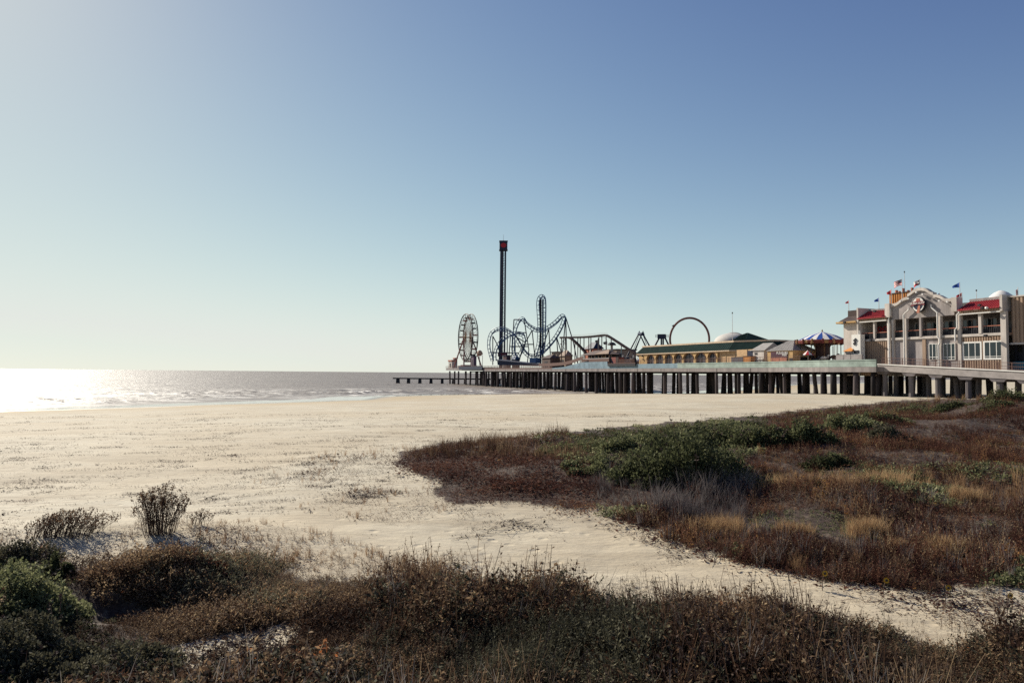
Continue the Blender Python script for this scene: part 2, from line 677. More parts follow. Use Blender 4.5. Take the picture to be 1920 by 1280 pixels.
def seaf(x, y):
    s = shore_dist(x, y) + 5.0 * fbm(x / 38, y / 38, 3, 3) * sstep(400, 120, np.hypot(x, y))
    ph = s / 9.0 + 1.6 * fbm(x / 40, y / 40, 61, 3)
    crest = np.maximum(0, np.sin(ph * 2 * np.pi)) ** 5
    z = 0.5 * crest * sstep(-85, -35, s) * sstep(-3, -12, s) * (0.6 + fbm(x / 22, y / 22, 71, 3)).clip(0, 1.2)
    return z, s


V, F, at = polar_grid(R(-100), R(100), 900, 40, 40000, 520, seaf)
o = link('sea_water', np_mesh('sea_water', V, F.ravel(), np.full(len(F), 4), {'shore': at}, True), M_SEA)
tag(o, 'grey brown sea with sun glitter and low surf', 'sea', kind='structure')


# ------------------------------------------------------------------ builders for made things
class MB:
    def __init__(s):
        s.v, s.f, s.m = [], [], []

    def add(s, vs, fs, mi=0):
        n = len(s.v)
        s.v.extend([tuple(p) for p in vs])
        for f in fs:
            s.f.append([n + i for i in f])
            s.m.append(mi)
        return s

    def box(s, x0, x1, y0, y1, z0, z1, mi=0):
        x0, x1 = min(x0, x1), max(x0, x1)
        y0, y1 = min(y0, y1), max(y0, y1)
        z0, z1 = min(z0, z1), max(z0, z1)
        return s.add([(x0, y0, z0), (x1, y0, z0), (x1, y1, z0), (x0, y1, z0), (x0, y0, z1), (x1, y0, z1), (x1, y1, z1), (x0, y1, z1)],
                     [(0, 3, 2, 1), (4, 5, 6, 7), (0, 1, 5, 4), (1, 2, 6, 5), (2, 3, 7, 6), (3, 0, 4, 7)], mi)

    def hexa(s, p, mi=0):
        """8 corners: bottom ring 0-3, top ring 4-7"""
        return s.add(p, [(0, 3, 2, 1), (4, 5, 6, 7), (0, 1, 5, 4), (1, 2, 6, 5), (2, 3, 7, 6), (3, 0, 4, 7)], mi)

    def prism(s, poly, y0, y1, mi=0):
        """polygon in (x,z), extruded along y"""
        n = len(poly)
        vs = [(x, y0, z) for x, z in poly] + [(x, y1, z) for x, z in poly]
        fs = [tuple(range(n)), tuple(range(2 * n - 1, n - 1, -1))]
        fs += [(i, n + i, n + (i + 1) % n, (i + 1) % n) for i in range(n)]
        return s.add(vs, fs, mi)

    def plan(s, poly, z0, z1, mi=0):
        """polygon in (x,y), extruded along z"""
        n = len(poly)
        vs = [(x, y, z0) for x, y in poly] + [(x, y, z1) for x, y in poly]
        fs = [tuple(range(n - 1, -1, -1)), tuple(range(n, 2 * n))]
        fs += [(i, (i + 1) % n, n + (i + 1) % n, n + i) for i in range(n)]
        return s.add(vs, fs, mi)

    def tube(s, pts, r, n=6, mi=0, closed=False):
        pts = [Vector(p) for p in pts]
        k = len(pts)
        rs = r if isinstance(r, (list, tuple)) else [r] * k
        vs, fs = [], []
        up = None
        for i, p in enumerate(pts):
            if closed:
                t = pts[(i + 1) % k] - pts[i - 1]
            else:
                t = pts[min(i + 1, k - 1)] - pts[max(i - 1, 0)]
            t.normalize()
            if up is None:
                up = Vector((0, 0, 1)) if abs(t.z) < 0.9 else Vector((0, 1, 0))
            a = t.cross(up)
            if a.length < 1e-4:
                a = t.orthogonal()
            a.normalize()
            b = a.cross(t)
            up = b
            for j in range(n):
                th = 2 * math.pi * j / n + math.pi / n
                vs.append(p + a * (rs[i] * math.cos(th)) + b * (rs[i] * math.sin(th)))
        m_ = k if closed else k - 1
        for i in range(m_):
            i2 = (i + 1) % k
            for j in range(n):
                j2 = (j + 1) % n
                fs.append((i * n + j, i2 * n + j, i2 * n + j2, i * n + j2))
        if not closed:
            fs.append(tuple(range(n)))
            fs.append(tuple(range((k - 1) * n + n - 1, (k - 1) * n - 1, -1)))
        return s.add(vs, fs, mi)

    def bar(s, p, q, r, n=4, mi=0):
        return s.tube([p, q], r, n, mi)

    def lathe(s, cx, cy, prof, n=24, mi=None):
        vs, fs, ms = [], [], []
        for r_, z in prof:
            for j in range(n):
                th = 2 * math.pi * j / n
                vs.append((cx + r_ * math.cos(th), cy + r_ * math.sin(th), z))
        base = len(s.v)
        s.v.extend(vs)
        for i in range(len(prof) - 1):
            for j in range(n):
                j2 = (j + 1) % n
                s.f.append([base + i * n + j, base + i * n + j2, base + (i + 1) * n + j2, base + (i + 1) * n + j])
                s.m.append(mi(j) if callable(mi) else (mi or 0))
        return s


BASE = {}


def thing(name, label, cat, base, group=None):
    o = bpy.data.objects.new(name, None)
    COL.objects.link(o)
    o.empty_display_size = 0.5
    o.location = W(*base)
    o.rotation_euler = (0, 0, PROT)
    BASE[o.name] = Vector(base)
    tag(o, label, cat, group)
    return o


def root_of(o):
    while o.parent is not None:
        o = o.parent
    return o


def part(mb, name, m, parent, label=None, smooth=False):
    base = BASE[root_of(parent).name]
    me = bpy.data.meshes.new(name)
    me.from_pydata([(x - base.x, y - base.y, z - base.z) for x, y, z in mb.v], [], mb.f)
    if len(set(mb.m)) > 1 or isinstance(m, (list, tuple)):
        me.polygons.foreach_set('material_index', mb.m)
    if smooth:
        me.polygons.foreach_set('use_smooth', [True] * len(me.polygons))
    me.update()
    o = link(name, me, m, parent)
    if label:
        o['label'] = label
    return o


def single(mb, name, m, base, label, cat, group=None, smooth=False):
    """a thing that is one mesh"""
    me = bpy.data.meshes.new(name)
    me.from_pydata([(x - base[0], y - base[1], z - base[2]) for x, y, z in mb.v], [], mb.f)
    me.polygons.foreach_set('material_index', mb.m)
    if smooth:
        me.polygons.foreach_set('use_smooth', [True] * len(me.polygons))
    me.update()
    o = link(name, me, m)
    o.location = W(*base)
    o.rotation_euler = (0, 0, PROT)
    return tag(o, label, cat, group)


def text_part(body, size, w, v, z, m, parent, name='lettering', squash=1.0):
    cu = bpy.data.curves.new(name, 'FONT')
    cu.body = body
    cu.size = size
    cu.align_x = 'CENTER'
    cu.align_y = 'CENTER'
    cu.extrude = 0.02
    to = bpy.data.objects.new(name, cu)
    COL.objects.link(to)
    dg = bpy.context.evaluated_depsgraph_get()
    me = bpy.data.meshes.new_from_object(to.evaluated_get(dg))
    bpy.data.objects.remove(to, do_unlink=True)
    base = BASE[root_of(parent).name]
    for p in me.vertices:
        x, y, zz = p.co
        p.co = (w + x * squash - base.x, v - zz - base.y, z + y - base.z)
    me.name = name
    me.materials.clear()
    return link(name, me, m, parent)


def catmull(pts, sub=8):
    P = [Vector(p) for p in pts]
    out = []
    for i in range(len(P) - 1):
        a, b, c, d = P[max(i - 1, 0)], P[i], P[i + 1], P[min(i + 2, len(P) - 1)]
        for k in range(sub):
            t = k / sub
            out.append(0.5 * ((2 * b) + (c - a) * t + (2 * a - 5 * b + 4 * c - d) * t * t + (3 * b - a - 3 * c + d) * t ** 3))
    out.append(P[-1])
    return out


def pp(px, py, v):
    w, z = A(px, py, v)
    return (w, v, z)


# colours
M_CONC = mat('weathered_concrete', (0.27, 0.235, 0.225), 0.85, 0.45, 0.5, 0.3, streak=True)
M_CONCL = mat('pale_concrete', (0.36, 0.32, 0.30), 0.85, 0.3, 0.7, 0.3)
M_GREEN = mat('faded_green_paint', (0.30, 0.365, 0.325), 0.75, 0.4, 0.45, 0.15)
M_BLUEP = mat('faded_blue_paint', (0.20, 0.28, 0.33), 0.75, 0.4, 0.45, 0.15)
M_TIMB = mat('old_brown_timber', (0.13, 0.085, 0.07), 0.85, 0.4, 1.2, 0.3)
M_PILE = mat('tarred_pile', (0.045, 0.036, 0.036), 0.9, 0.5, 0.9, 0.5, streak=True)
M_PILEC = mat('concrete_pile', (0.16, 0.14, 0.14), 0.9, 0.4, 0.8, 0.4, streak=True)
M_NAVY = mat('navy_steel', (0.02, 0.026, 0.055), 0.5, 0.3, 2)
M_DARK = mat('dark_steel', (0.025, 0.024, 0.03), 0.6, 0.3, 2)
M_BLUE = mat('blue_track', (0.028, 0.08, 0.19), 0.45, 0.3, 1)
M_BROWNS = mat('brown_steel', (0.045, 0.022, 0.02), 0.7, 0.35, 1)
M_RAIL = mat('brown_railing', (0.15, 0.085, 0.07), 0.7, 0.3, 2)
M_CREAM = mat('cream_stucco', (0.54, 0.48, 0.43), 0.85, 0.35, 0.8, 0.25, streak=True)
M_STUC = mat('grey_stucco', (0.33, 0.29, 0.275), 0.88, 0.5, 0.7, 0.3, streak=True)
M_WHITE = mat('white_paint', (0.74, 0.71, 0.66), 0.6, 0.12, 1)
M_TAN = mat('tan_siding', (0.36, 0.25, 0.175), 0.7, 0.2, 0.8, streak=True)
M_YEL = mat('ochre_stucco', (0.52, 0.33, 0.15), 0.85, 0.22, 0.6, 0.2)
M_ROOFG = mat('green_metal_roof', (0.014, 0.030, 0.028), 0.8, 0.35, 0.8, spec=0.03)
M_ROOFB = mat('brown_metal_roof', (0.055, 0.034, 0.030), 0.5, 0.3, 0.8)
M_ROOFR = mat('red_metal_roof', (0.30, 0.025, 0.030), 0.65, 0.2, 0.8)
M_ROOFY = mat('grey_metal_roof', (0.30, 0.28, 0.26), 0.5, 0.25, 0.7)
M_GLASS = mat('dark_glass', (0.012, 0.024, 0.03), 0.06, 0.4, 0.35, spec=0.6)
M_ORANGE = mat('orange_copper', (0.50, 0.20, 0.05), 0.6, 0.3, 1)
M_RED = mat('red_paint', (0.45, 0.03, 0.04), 0.55, 0.2, 1)
M_BLUEB = mat('bright_blue_cloth', (0.015, 0.06, 0.27), 0.7, 0.2, 1)
M_STRIPEW = mat('white_canvas', (0.66, 0.63, 0.60), 0.8, 0.12, 1)
M_PINK = mat('faded_pink_paint', (0.45, 0.17, 0.11), 0.7, 0.3, 1)
M_GOLD = mat('gold_paint', (0.27, 0.15, 0.065), 0.5, 0.3, 2)
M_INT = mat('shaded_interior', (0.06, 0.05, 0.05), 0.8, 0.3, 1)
M_PURP = mat('purple_print', (0.09, 0.035, 0.055), 0.7, 0.5, 0.6)
M_SHADEC = mat('taupe_roofing', (0.30, 0.22, 0.17), 0.8, 0.3, 0.8)

_nt = M_PILE.node_tree
_b = next(n for n in _nt.nodes if n.type == 'BSDF_PRINCIPLED')
_src = _b.inputs['Base Color'].links[0].from_socket
_hv = _nt.nodes.new('ShaderNodeHueSaturation')
_oi = _nt.nodes.new('ShaderNodeObjectInfo')
_mr = _nt.nodes.new('ShaderNodeMapRange')
_mr.inputs[3].default_value = 0.45
_mr.inputs[4].default_value = 2.1
L(_nt, _oi.outputs['Random'], _mr.inputs[0])
L(_nt, _mr.outputs[0], _hv.inputs['Value'])
L(_nt, _src, _hv.inputs['Color'])
L(_nt, _hv.outputs[0], _b.inputs['Base Color'])

DECK = 8.3
PTOP = 9.65
SOFF = 7.3

# ------------------------------------------------------------------ the pier
W_END = wx(833, 0, 690)
W_A = wx(905, 0, 690)
W_B = wx(1040, 0)
W_C = wx(1120, 0)
W_D = wx(1440, 0)
W_E = wx(1552, -3)
W_F = wx(1642, -3)
PW = 30.0
pier = thing('pier', 'long amusement pier deck on rows of dark piles with a faded green parapet', 'pier', (W_A, 0, DECK))
mb = MB()
mb.plan([(W_A, 0.35), (W_D, 0.35), (W_E, -2.65), (W_F, -2.65), (W_F, PW), (W_A, PW)], SOFF + 0.1, DECK)
part(mb, 'deck', M_CONC, pier)


def strip(mb, pts, t, z0, z1, mi=0):
    for (x0, y0), (x1, y1) in zip(pts[:-1], pts[1:]):
        d = Vector((x1 - x0, y1 - y0))
        nrm = Vector((-d.y, d.x)).normalized() * t
        mb.plan([(x0, y0), (x1, y1), (x1 + nrm.x, y1 + nrm.y), (x0 + nrm.x, y0 + nrm.y)], z0, z1, mi)


mb = MB()
edge = [(W_B, 0), (W_D, 0), (W_E, -3), (W_F, -3)]
strip(mb, [(W_A, 0), (W_D, 0), (W_E, -3), (W_F, -3)], 0.33, SOFF, DECK - 0.02)
k = W_A + 6
while k < W_D:
    mb.box(k, k + 0.25, -0.06, 0.02, SOFF, DECK - 0.1)
    k += 12.3
part(mb, 'edge_girder', M_CONC, pier)
mb = MB()
wm = wx(1270, 0)
strip(mb, [(wm, 0.04), (W_D, 0.04), (W_E, -2.96), (W_F, -2.96)], 0.22, DECK, PTOP)
strip(mb, [(wm, -0.03), (W_D, -0.03), (W_E, -3.03), (W_F, -3.03)], 0.05, PTOP - 0.2, PTOP + 0.03)
part(mb, 'parapet', M_GREEN, pier, 'faded green parapet')
mb = MB()
w1, w2 = wx(1035, 0), wx(1138, 0)
mb.prism([(w1, DECK), (wm - .01, DECK), (wm - .01, PTOP), (w2 + .2, PTOP - 0.05), (w2, PTOP + 0.95), (wx(1092, 0), PTOP + 0.95), (wx(1075, 0), PTOP + 0.2),
          (wx(1055, 0), PTOP - 0.7), (w1, DECK + 0.35)], 0.06, 0.28)
part(mb, 'parapet', M_BLUEP, pier, 'blue grey wall rising in a curve')
# dark timber planking along the outer stretch
mb = MB()
mb.box(W_A, w1, 0.05, 0.25, DECK, DECK + 0.55)
for i in range(40):
    x = W_A + (w1 - W_A) * i / 39
    mb.box(x - 0.06, x + 0.06, 0.02, 0.2, DECK + 0.5, DECK + 1.65)
for zz in (0.85, 1.2, 1.6):
    mb.box(W_A, w1, 0.0, 0.12, DECK + zz - 0.05, DECK + zz + 0.06)
part(mb, 'railing', M_RAIL, pier, 'brown timber railing')
mb = MB()
cur = catmull([pp(1010, 685.5, -0.1), pp(1040, 684.5, -0.1), pp(1062, 682, -0.1), pp(1078, 677.5, -0.1), pp(1093, 672, -0.1)], 6)
for a, b in zip(cur[:-1], cur[1:]):
    mb.prism([(a.x, a.z - 0.25), (b.x, b.z - 0.25), (b.x, b.z + 0.9), (a.x, a.z + 0.9)], -0.1, -0.02)
part(mb, 'fence_panel', M_RAIL, pier, 'curved brown fence panel')
mb = MB()
for (x0, x1, zz) in ((wx(1195, 0.2), wx(1425, 0.2), PTOP), (wx(1425, 0.2), wx(1500, 0.2), PTOP)):
    n = int((x1 - x0) / 1.8)
    for i in range(n + 1):
        x = x0 + (x1 - x0) * i / n
        mb.bar((x, 0.2, zz), (x, 0.2, zz + 1.15), 0.05)
    for h in (0.45, 0.8, 1.15):
        mb.bar((x0, 0.2, zz + h), (x1, 0.2, zz + h), 0.045)
part(mb, 'railing', M_RAIL, pier, 'thin brown railing above the parapet')
# end platform out at sea
mb = MB()
mb.plan([(W_END, 1), (W_A - 0.02, -0.3), (W_A - 0.02, 26), (W_END, 24)], SOFF + 0.6, DECK + 0.9)
part(mb, 'end_platform', M_CONC, pier)
wp0, wp1 = wx(861, -0.6), wx(904.5, -0.6)
mb = MB().box(wp0, wp1, -0.75, -0.45, SOFF + 0.9, DECK + 1.6)
part(mb, 'side_panel', mat('navy_panel', (0.02, 0.03, 0.06), 0.7), pier, 'navy side panel')
mb = MB()
for i in range(26):
    x = W_END + (W_A - W_END) * i / 25
    y = 1.0 - 1.3 * i / 25
    mb.bar((x, y, DECK + 0.9), (x, y, DECK + 2.0), 0.07)
for h in (1.3, 1.65, 2.0):
    mb.bar((W_END, 1.0, DECK + h), (W_A, -0.3, DECK + h), 0.06)
part(mb, 'railing', M_RAIL, pier, 'railing round the end platform')

# piles: one shared mesh, copied
mb = MB()
prof = [(0.0, 0.44), (-3, 0.46), (-7.5, 0.50), (-11, 0.52)]
mb.tube([(0, 0, z) for z, r in prof], [r for z, r in prof], 10)
pme = bpy.data.meshes.new('pile')
pme.from_pydata(mb.v, [], mb.f)
pme.polygons.foreach_set('use_smooth', [len(f) == 4 for f in mb.f])
pme.materials.append(M_PILE)
spots = []
k = W_A - 20
while k < W_F - 1:
    for r_ in range(6) if k > W_A - 2 else ():
        v = 0.9 + r_ * (PW - 2.5) / 5
        spots.append((k + rnd.uniform(-.5, .5), v + rnd.uniform(-.3, .3)))
    if rnd.random() < 0.55:
        spots.append((k + rnd.uniform(1.2, 3.5), 0.9 + rnd.uniform(0, 8)))
    k += 7.9
for x in (wx(1540, -2.3), wx(1560, -2.3), wx(1603, -2.3), wx(1635, -2.3)):
    spots.append((x, -2.1))
k = W_END + 5
while k < W_A - 3:
    for v in (2.2, 12, 21):
        spots.append((k + rnd.uniform(-1, 1), v + rnd.uniform(-.6, .6)))
    k += 9.5
spots = [s for s in spots if s[0] < W_F - 0.3]


def shown(s):
    return s[1] * 1.0 - s[0] * 0.08


spots.sort(key=shown)
stuff_piles = MB()
for i, (x, y) in enumerate(spots):
    tilt = (rnd.uniform(-.02, .02), rnd.uniform(-.03, .03))
    if rnd.random() < (0.5 if x < W_A else 0.12):
        tilt = (0.0, rnd.choice((-0.1, 0.1)))
    if i < 98:
        o = link('pile', pme, None, pier)
        o.location = Vector((x, y, SOFF + 0.12)) - BASE[pier.name]
        o.rotation_euler = (tilt[0], tilt[1], rnd.uniform(0, 6))
        sc_ = rnd.uniform(0.85, 1.25)
        o.scale = (sc_, sc_, 1)
    else:
        stuff_piles.tube([(x, y, SOFF + 0.1), (x + tilt[1] * -10, y, SOFF - 10)], [0.45, 0.52], 8)
o = part(stuff_piles, 'piles', M_PILE, pier, smooth=False)
o['kind'] = 'stuff'
mb = MB()
k = W_A - 20
while k < W_F:
    mb.box(k - 0.5, k + 0.5, 0.5, PW - 0.5, SOFF - 0.45, SOFF + 0.1)
    k += 7.9
part(mb, 'pile_cap', M_PILE, pier)

# ------------------------------------------------------------------ the sloping access ramp
RV = -1.0
ra0, ra1 = wx(1645, RV), wx(1990, RV)
zr0, zr1 = zy(1645, 683.5, RV), zy(1920, 697.5, RV)
ws = (zr1 - zr0) / (wx(1920, RV) - ra0)


def rz(w):
    return zr0 + ws * (w - ra0)


ramp = thing('access_ramp', 'pale concrete ramp sloping down to the land on capped pillars', 'ramp', (ra0, RV, zr0))
mb = MB()
mb.prism([(ra0, rz(ra0) - 1.15), (ra1, rz(ra1) - 1.25), (ra1, rz(ra1)), (ra0, rz(ra0))], RV, RV + 0.6)
part(mb, 'edge_beam', M_CONCL, ramp)
mb = MB().prism([(ra0, rz(ra0) - 0.75), (ra1, rz(ra1) - 0.75), (ra1, rz(ra1) - 0.1), (ra0, rz(ra0) - 0.1)], RV + 0.62, 26)
part(mb, 'deck', M_CONC, ramp)
mb = MB().prism([(ra0, rz(ra0) + 0.004), (ra1, rz(ra1) + 0.004), (ra1, rz(ra1) + 0.18), (ra0, rz(ra0) + 0.18)], RV - 0.12, RV + 0.4)
part(mb, 'kerb', M_WHITE, ramp, 'pale sunlit kerb')
mb = MB()
x = ra0 + 0.6
while x < ra1:
    mb.box(x - 0.05, x + 0.05, RV + 0.45, RV + 0.55, rz(x), rz(x) + 1.35)
    x += 2.1
for h in (0.3, 0.75, 1.35):
    mb.bar((ra0 + .6, RV + 0.5, rz(ra0) + h), (ra1, RV + 0.5, rz(ra1) + h), 0.05)
x = ra0 + 0.6
while x < ra1:
    mb.box(x - 0.012, x + 0.012, RV + 0.48, RV + 0.52, rz(x) + .3, rz(x) + 1.3)
    x += 0.3
part(mb, 'railing', M_RAIL, ramp)
for px in (1653, 1703, 1753, 1808, 1869, 1922, 1975):
    x = wx(px, RV)
    cap = MB()
    cap.prism([(x - 1.5, rz(x) - 1.15), (x - 0.9, rz(x) - 1.75), (x + 0.9, rz(x) - 1.75), (x + 1.5, rz(x) - 1.15)], RV + 0.1, RV + 11)
    capo = part(cap, 'pile_cap', M_PILEC, ramp)
    for j, v in enumerate((RV + 0.75, RV + 4.2, RV + 7.8, RV + 10.5)):
        dx = rnd.uniform(-.1, .1) if j == 0 else rnd.uniform(-.9, .9)
        lean = 0 if j == 0 else rnd.uniform(-.9, .9)
        part(MB().tube([(x + dx, v, rz(x) - 1.7), (x + dx + lean, v, rz(x) - 9)], [0.45, 0.48], 8), 'pillar', M_PILEC, ramp, smooth=False)
mb = MB()
for i in range(26):
    x, y = ra0 + 1 + i * 1.9 + rnd.uniform(-.6, .6), rnd.uniform(12, 25)
    mb.tube([(x, y, rz(x) - 0.75), (x + rnd.uniform(-.3, .3), y, rz(ra0) - 9)], 0.45, 8)
o = part(mb, 'back_pillars', M_PILEC, ramp)
o['kind'] = 'stuff'

# ------------------------------------------------------------------ the big restaurant building at the land end
FV = 3.0
ZF = 13.82          # upper floor
ZT = 17.3           # underside of eaves
ZR = 19.9           # roof parapet


def fw(px):
    return wx(px, FV, 640)


B0, B1 = fw(1582), fw(1887)
hall = thing('restaurant_building', 'two storey seaside restaurant with curved gable, red awnings and tan ribbed siding', 'building', (B0, FV, rz(ra0)))
ZB = 6.6


def ribs(mb, x0, x1, v, z0, z1, pitch=0.42, d=0.10):
    mb.box(x0, x1, v, v + 0.25, z0, z1)
    x = x0 + pitch * 0.3
    while x < x1 - 0.15:
        mb.box(x, x + pitch * 0.5, v - d, v - 0.002, z0 + .01, z1 - .01)
        x += pitch


# core block behind the loggias
mb = MB()
mb.box(B0, fw(1612), FV, FV + 14, ZB, ZT + 0.4)
part(mb, 'wall', M_CREAM, hall, 'plain cream end wall')
mb = MB()
mb.box(fw(1612), B1, FV + 4.0, FV + 15, ZB, ZR - 0.2)
part(mb, 'wall', mat('shaded_loggia_wall', (0.15, 0.135, 0.13), 0.85, 0.35, 0.6), hall, 'recessed upper wall')  # stucco darkened in colour to give the recess its shade
mb = MB()
mb.box(fw(1612), B1, FV + 0.05, FV + 4, ZF - 0.45, ZF)
part(mb, 'balcony_floor', M_CONC, hall)
mb = MB()
mb.box(fw(1612), fw(1672), FV + 0.3, FV + 4, ZT, ZT + 0.3)
mb.box(fw(1672), B1, FV + 0.5, FV + 4, ZT, ZT + 0.3)
part(mb, 'ceiling', M_STUC, hall)
# lower storey
mb = MB()
ribs(mb, fw(1614), fw(1668), FV, ZB, ZF - 0.45)
part(mb, 'siding', M_TAN, hall, 'tan ribbed siding under the small arch')
mb = MB()
ribs(mb, fw(1803), fw(1882), FV, ZB, ZF - 0.45)
part(mb, 'siding', M_TAN, hall, 'tan ribbed siding round the big windows')
mb = MB()
mb.box(fw(1668), fw(1803), FV + 0.1, FV + 0.5, ZB, ZF - 0.45)
part(mb, 'wall', M_STUC, hall, 'stained grey ground floor wall')
mb = MB()
for a, b in ((1612, 1668), (1668, 1803), (1803, 1887)):
    mb.box(fw(a) + .01, fw(b) - .01, FV - 0.22, FV + 0.1, ZF - 0.42, ZF + 0.02)
part(mb, 'floor_band', M_CREAM, hall)
# columns
for px, wd in ((1614, .42), (1641, .30), (1668.5, .55), (1676, .35), (1700, .45), (1728, .35), (1764, .5), (1801, .5), (1840, .42), (1884, .75)):
    x = fw(px)
    wd *= .58
    full = px in (1668.5, 1676, 1801, 1884, 1700, 1764)
    part(MB().box(x - wd, x + wd, FV - 0.30, FV + 0.3, ZB if full else ZF, ZT), 'column', M_CREAM if px != 1728 else M_STUC, hall)
part(MB().box(fw(1730), fw(1736), FV - 0.12, FV + 0.09, ZB, ZF - 0.46), 'column', M_TAN, hall, 'tan pilaster')
part(MB().box(fw(1796.5), fw(1799.5) - .02, FV - 0.12, FV + 0.09, ZB, ZF - 0.46), 'column', M_TAN, hall, 'tan pilaster')


def window(px0, px1, py0, py1, pref, frame_t=0.16, mull=2, low=True, proud=0.16, v=FV, m=M_WHITE):
    x0, x1 = wx(px0, v, 650), wx(px1, v, 650)
    z0, z1 = zy(pref, py1, v), zy(pref, py0, v)
    f = MB()
    f.box(x0, x1, v - proud, v - 0.02, z0, z0 + frame_t)
    f.box(x0, x1, v - proud, v - 0.02, z1 - frame_t, z1)
    f.box(x0, x0 + frame_t, v - proud, v - 0.02, z0 + frame_t, z1 - frame_t)
    f.box(x1 - frame_t, x1, v - proud, v - 0.02, z0 + frame_t, z1 - frame_t)
    for i in range(mull):
        x = x0 + (x1 - x0) * (i + 1) / (mull + 1)
        f.box(x - 0.05, x + 0.05, v - proud + 0.01, v - 0.03, z0 + frame_t, z1 - frame_t)
    if low:
        zz = z0 + (z1 - z0) * 0.17
        f.box(x0 + frame_t, x1 - frame_t, v - proud + 0.005, v - 0.04, zz - 0.04, zz + 0.04)
    fo = part(f, 'window', m, hall)
    part(MB().box(x0 + 0.05, x1 - 0.05, v - 0.135, v - 0.112, z0 + 0.05, z1 - 0.05), 'pane', M_GLASS, fo)


window(1742.5, 1763, 644, 674.5, 1752, 0.1, v=FV + 0.1)
window(1769.5, 1792, 643.5, 674.5, 1780, 0.1, v=FV + 0.1)
window(1805.5, 1841.5, 640.5, 674.5, 1822, 0.26)
window(1844.5, 1882, 638.5, 674, 1862, 0.26)
# upper storey openings in the recessed wall
UV = FV + 4.0
for a, b in ((1716, 1734), (1738, 1767), (1771, 1797), (1806, 1832), (1840, 1870)):
    x0, x1 = wx(a, UV, 612), wx(b, UV, 612)
    f = MB()
    f.box(x0, x1, UV - 0.14, UV - 0.02, 16.55, 16.75)
    for i in range(4):
        x = x0 + (x1 - x0) * i / 3
        f.box(x - 0.07, x + 0.07, UV - 0.13, UV - 0.02, ZF, 16.55)
    fo = part(f, 'window', M_STUC, hall)
    part(MB().box(x0 + .02, x1 - .02, UV - 0.08, UV - 0.04, ZF + 0.1, 16.54), 'pane', M_GLASS, fo)
# arch on the left loggia (ochre recess with a pale surround)
xa, xb = wx(1618, UV, 620), wx(1643, UV, 620)
mid, rad = (xa + xb) / 2, (xb - xa) / 2
arc = [(mid + rad * math.cos(t), 15.0 + rad * 0.75 * math.sin(t)) for t in np.linspace(0, math.pi, 15)]
arc2 = [(mid + (rad + .3) * math.cos(t), 15.0 + (rad * 0.75 + .3) * math.sin(t)) for t in np.linspace(0, math.pi, 15)]
ar = part(MB().prism([(mid + rad + .3, ZF)] + arc2 + [(mid - rad - .3, ZF)], UV - 0.12, UV - 0.02), 'arch_surround', M_WHITE, hall)
part(MB().prism([(mid + rad, ZF + .01)] + arc + [(mid - rad, ZF + .01)], UV - 0.2, UV - 0.125), 'arch_panel', M_YEL, ar)
for px in (1650, 1660):      # round decorations on the loggia wall
    x = wx(px, UV, 612)
    ring = [(x + 0.42 * math.cos(t), UV - 0.1, 16.0 + 0.42 * math.sin(t)) for t in np.linspace(0, 2 * math.pi, 14)[:-1]]
    part(MB().tube(ring, 0.13, 5, closed=True), 'wall_ring', M_RED, hall)
# balcony railings
for a, b in ((1616, 1666), (1678, 1698), (1702, 1762), (1766, 1799), (1805, 1838), (1842, 1880)):
    x0, x1 = fw(a), fw(b)
    r_ = MB()
    n = max(3, int((x1 - x0) / 0.28))
    for i in range(n + 1):
        x = x0 + (x1 - x0) * i / n
        r_.box(x - 0.05, x + 0.05, FV + 0.1, FV + 0.16, ZF + .02, ZF + 1.15)
    r_.box(x0, x1, FV + 0.17, FV + 0.19, ZF + .05, ZF + 0.7)
    rr_ = part(r_, 'balcony_railing', M_DARK, hall)
    part(MB().box(x0, x1, FV + 0.04, FV + 0.2, ZF + 1.16, ZF + 1.28), 'handrail', M_PINK, rr_)
# curved gable
out = [(1673.5, 571), (1679, 570.5), (1685, 568.5), (1690, 565), (1695, 561), (1700, 558.8), (1705, 557.5), (1705.2, 552.5), (1709, 550.5), (1713, 547.5),
       (1718, 543.8), (1724, 541.2), (1731, 540.3), (1738, 541.2), (1743, 543.8), (1747, 546.8), (1751, 548.8), (1754, 549.2),
       (1754.2, 553.2), (1760, 553), (1766, 554.8), (1771, 557.5), (1776, 560.3), (1782, 560.8), (1791, 560)]
poly = [(fw(x), zy(x, y, FV)) for x, y in out]
gx0, gx1 = fw(1668), fw(1803)
mb = MB()
mb.prism([(poly[-1][0], ZT)] + poly[::-1] + [(poly[0][0], ZT)], FV - 0.1, FV + 0.5)
part(mb, 'gable', M_STUC, hall, 'curved grey mission gable')
mb = MB()
for (ax, az), (bx, bz) in zip(poly[:-1], poly[1:]):
    mb.prism([(ax, az - 0.42), (bx + 0.002, bz - 0.42), (bx + 0.002, bz + 0.12), (ax, az + 0.12)], FV - 0.42, FV + 0.55)
part(mb, 'coping', M_CREAM, hall, 'pale coping along the gable')
for a, b, zt_, zb_ in ((1665, 1674, zy(1669, 569.5, FV), zy(1669, 595, FV)), (1790.5, 1800.5, zy(1795, 557.5, FV), zy(1795, 584, FV))):
    part(MB().box(fw(a), fw(b), FV - 0.75, FV + 0.8, zb_, zt_), 'gable_pier', M_CREAM, hall)
# emblem on the gable
ez, ex = zy(1729.5, 571, FV), fw(1729.5)
er = 12.0 * (fw(1740) - fw(1719)) / 21
ehz = zy(1729.5, 556.5, FV) - ez


def oval(mb, rx, rz_, v0, v1, cz=0.0, half=None):
    ts = np.linspace(0, 2 * math.pi, 33)[:-1] if half is None else np.linspace(half[0], half[1], 18)
    mb.prism([(ex + rx * math.cos(t), ez + cz + rz_ * math.sin(t)) for t in ts], v0, v1)
    return mb


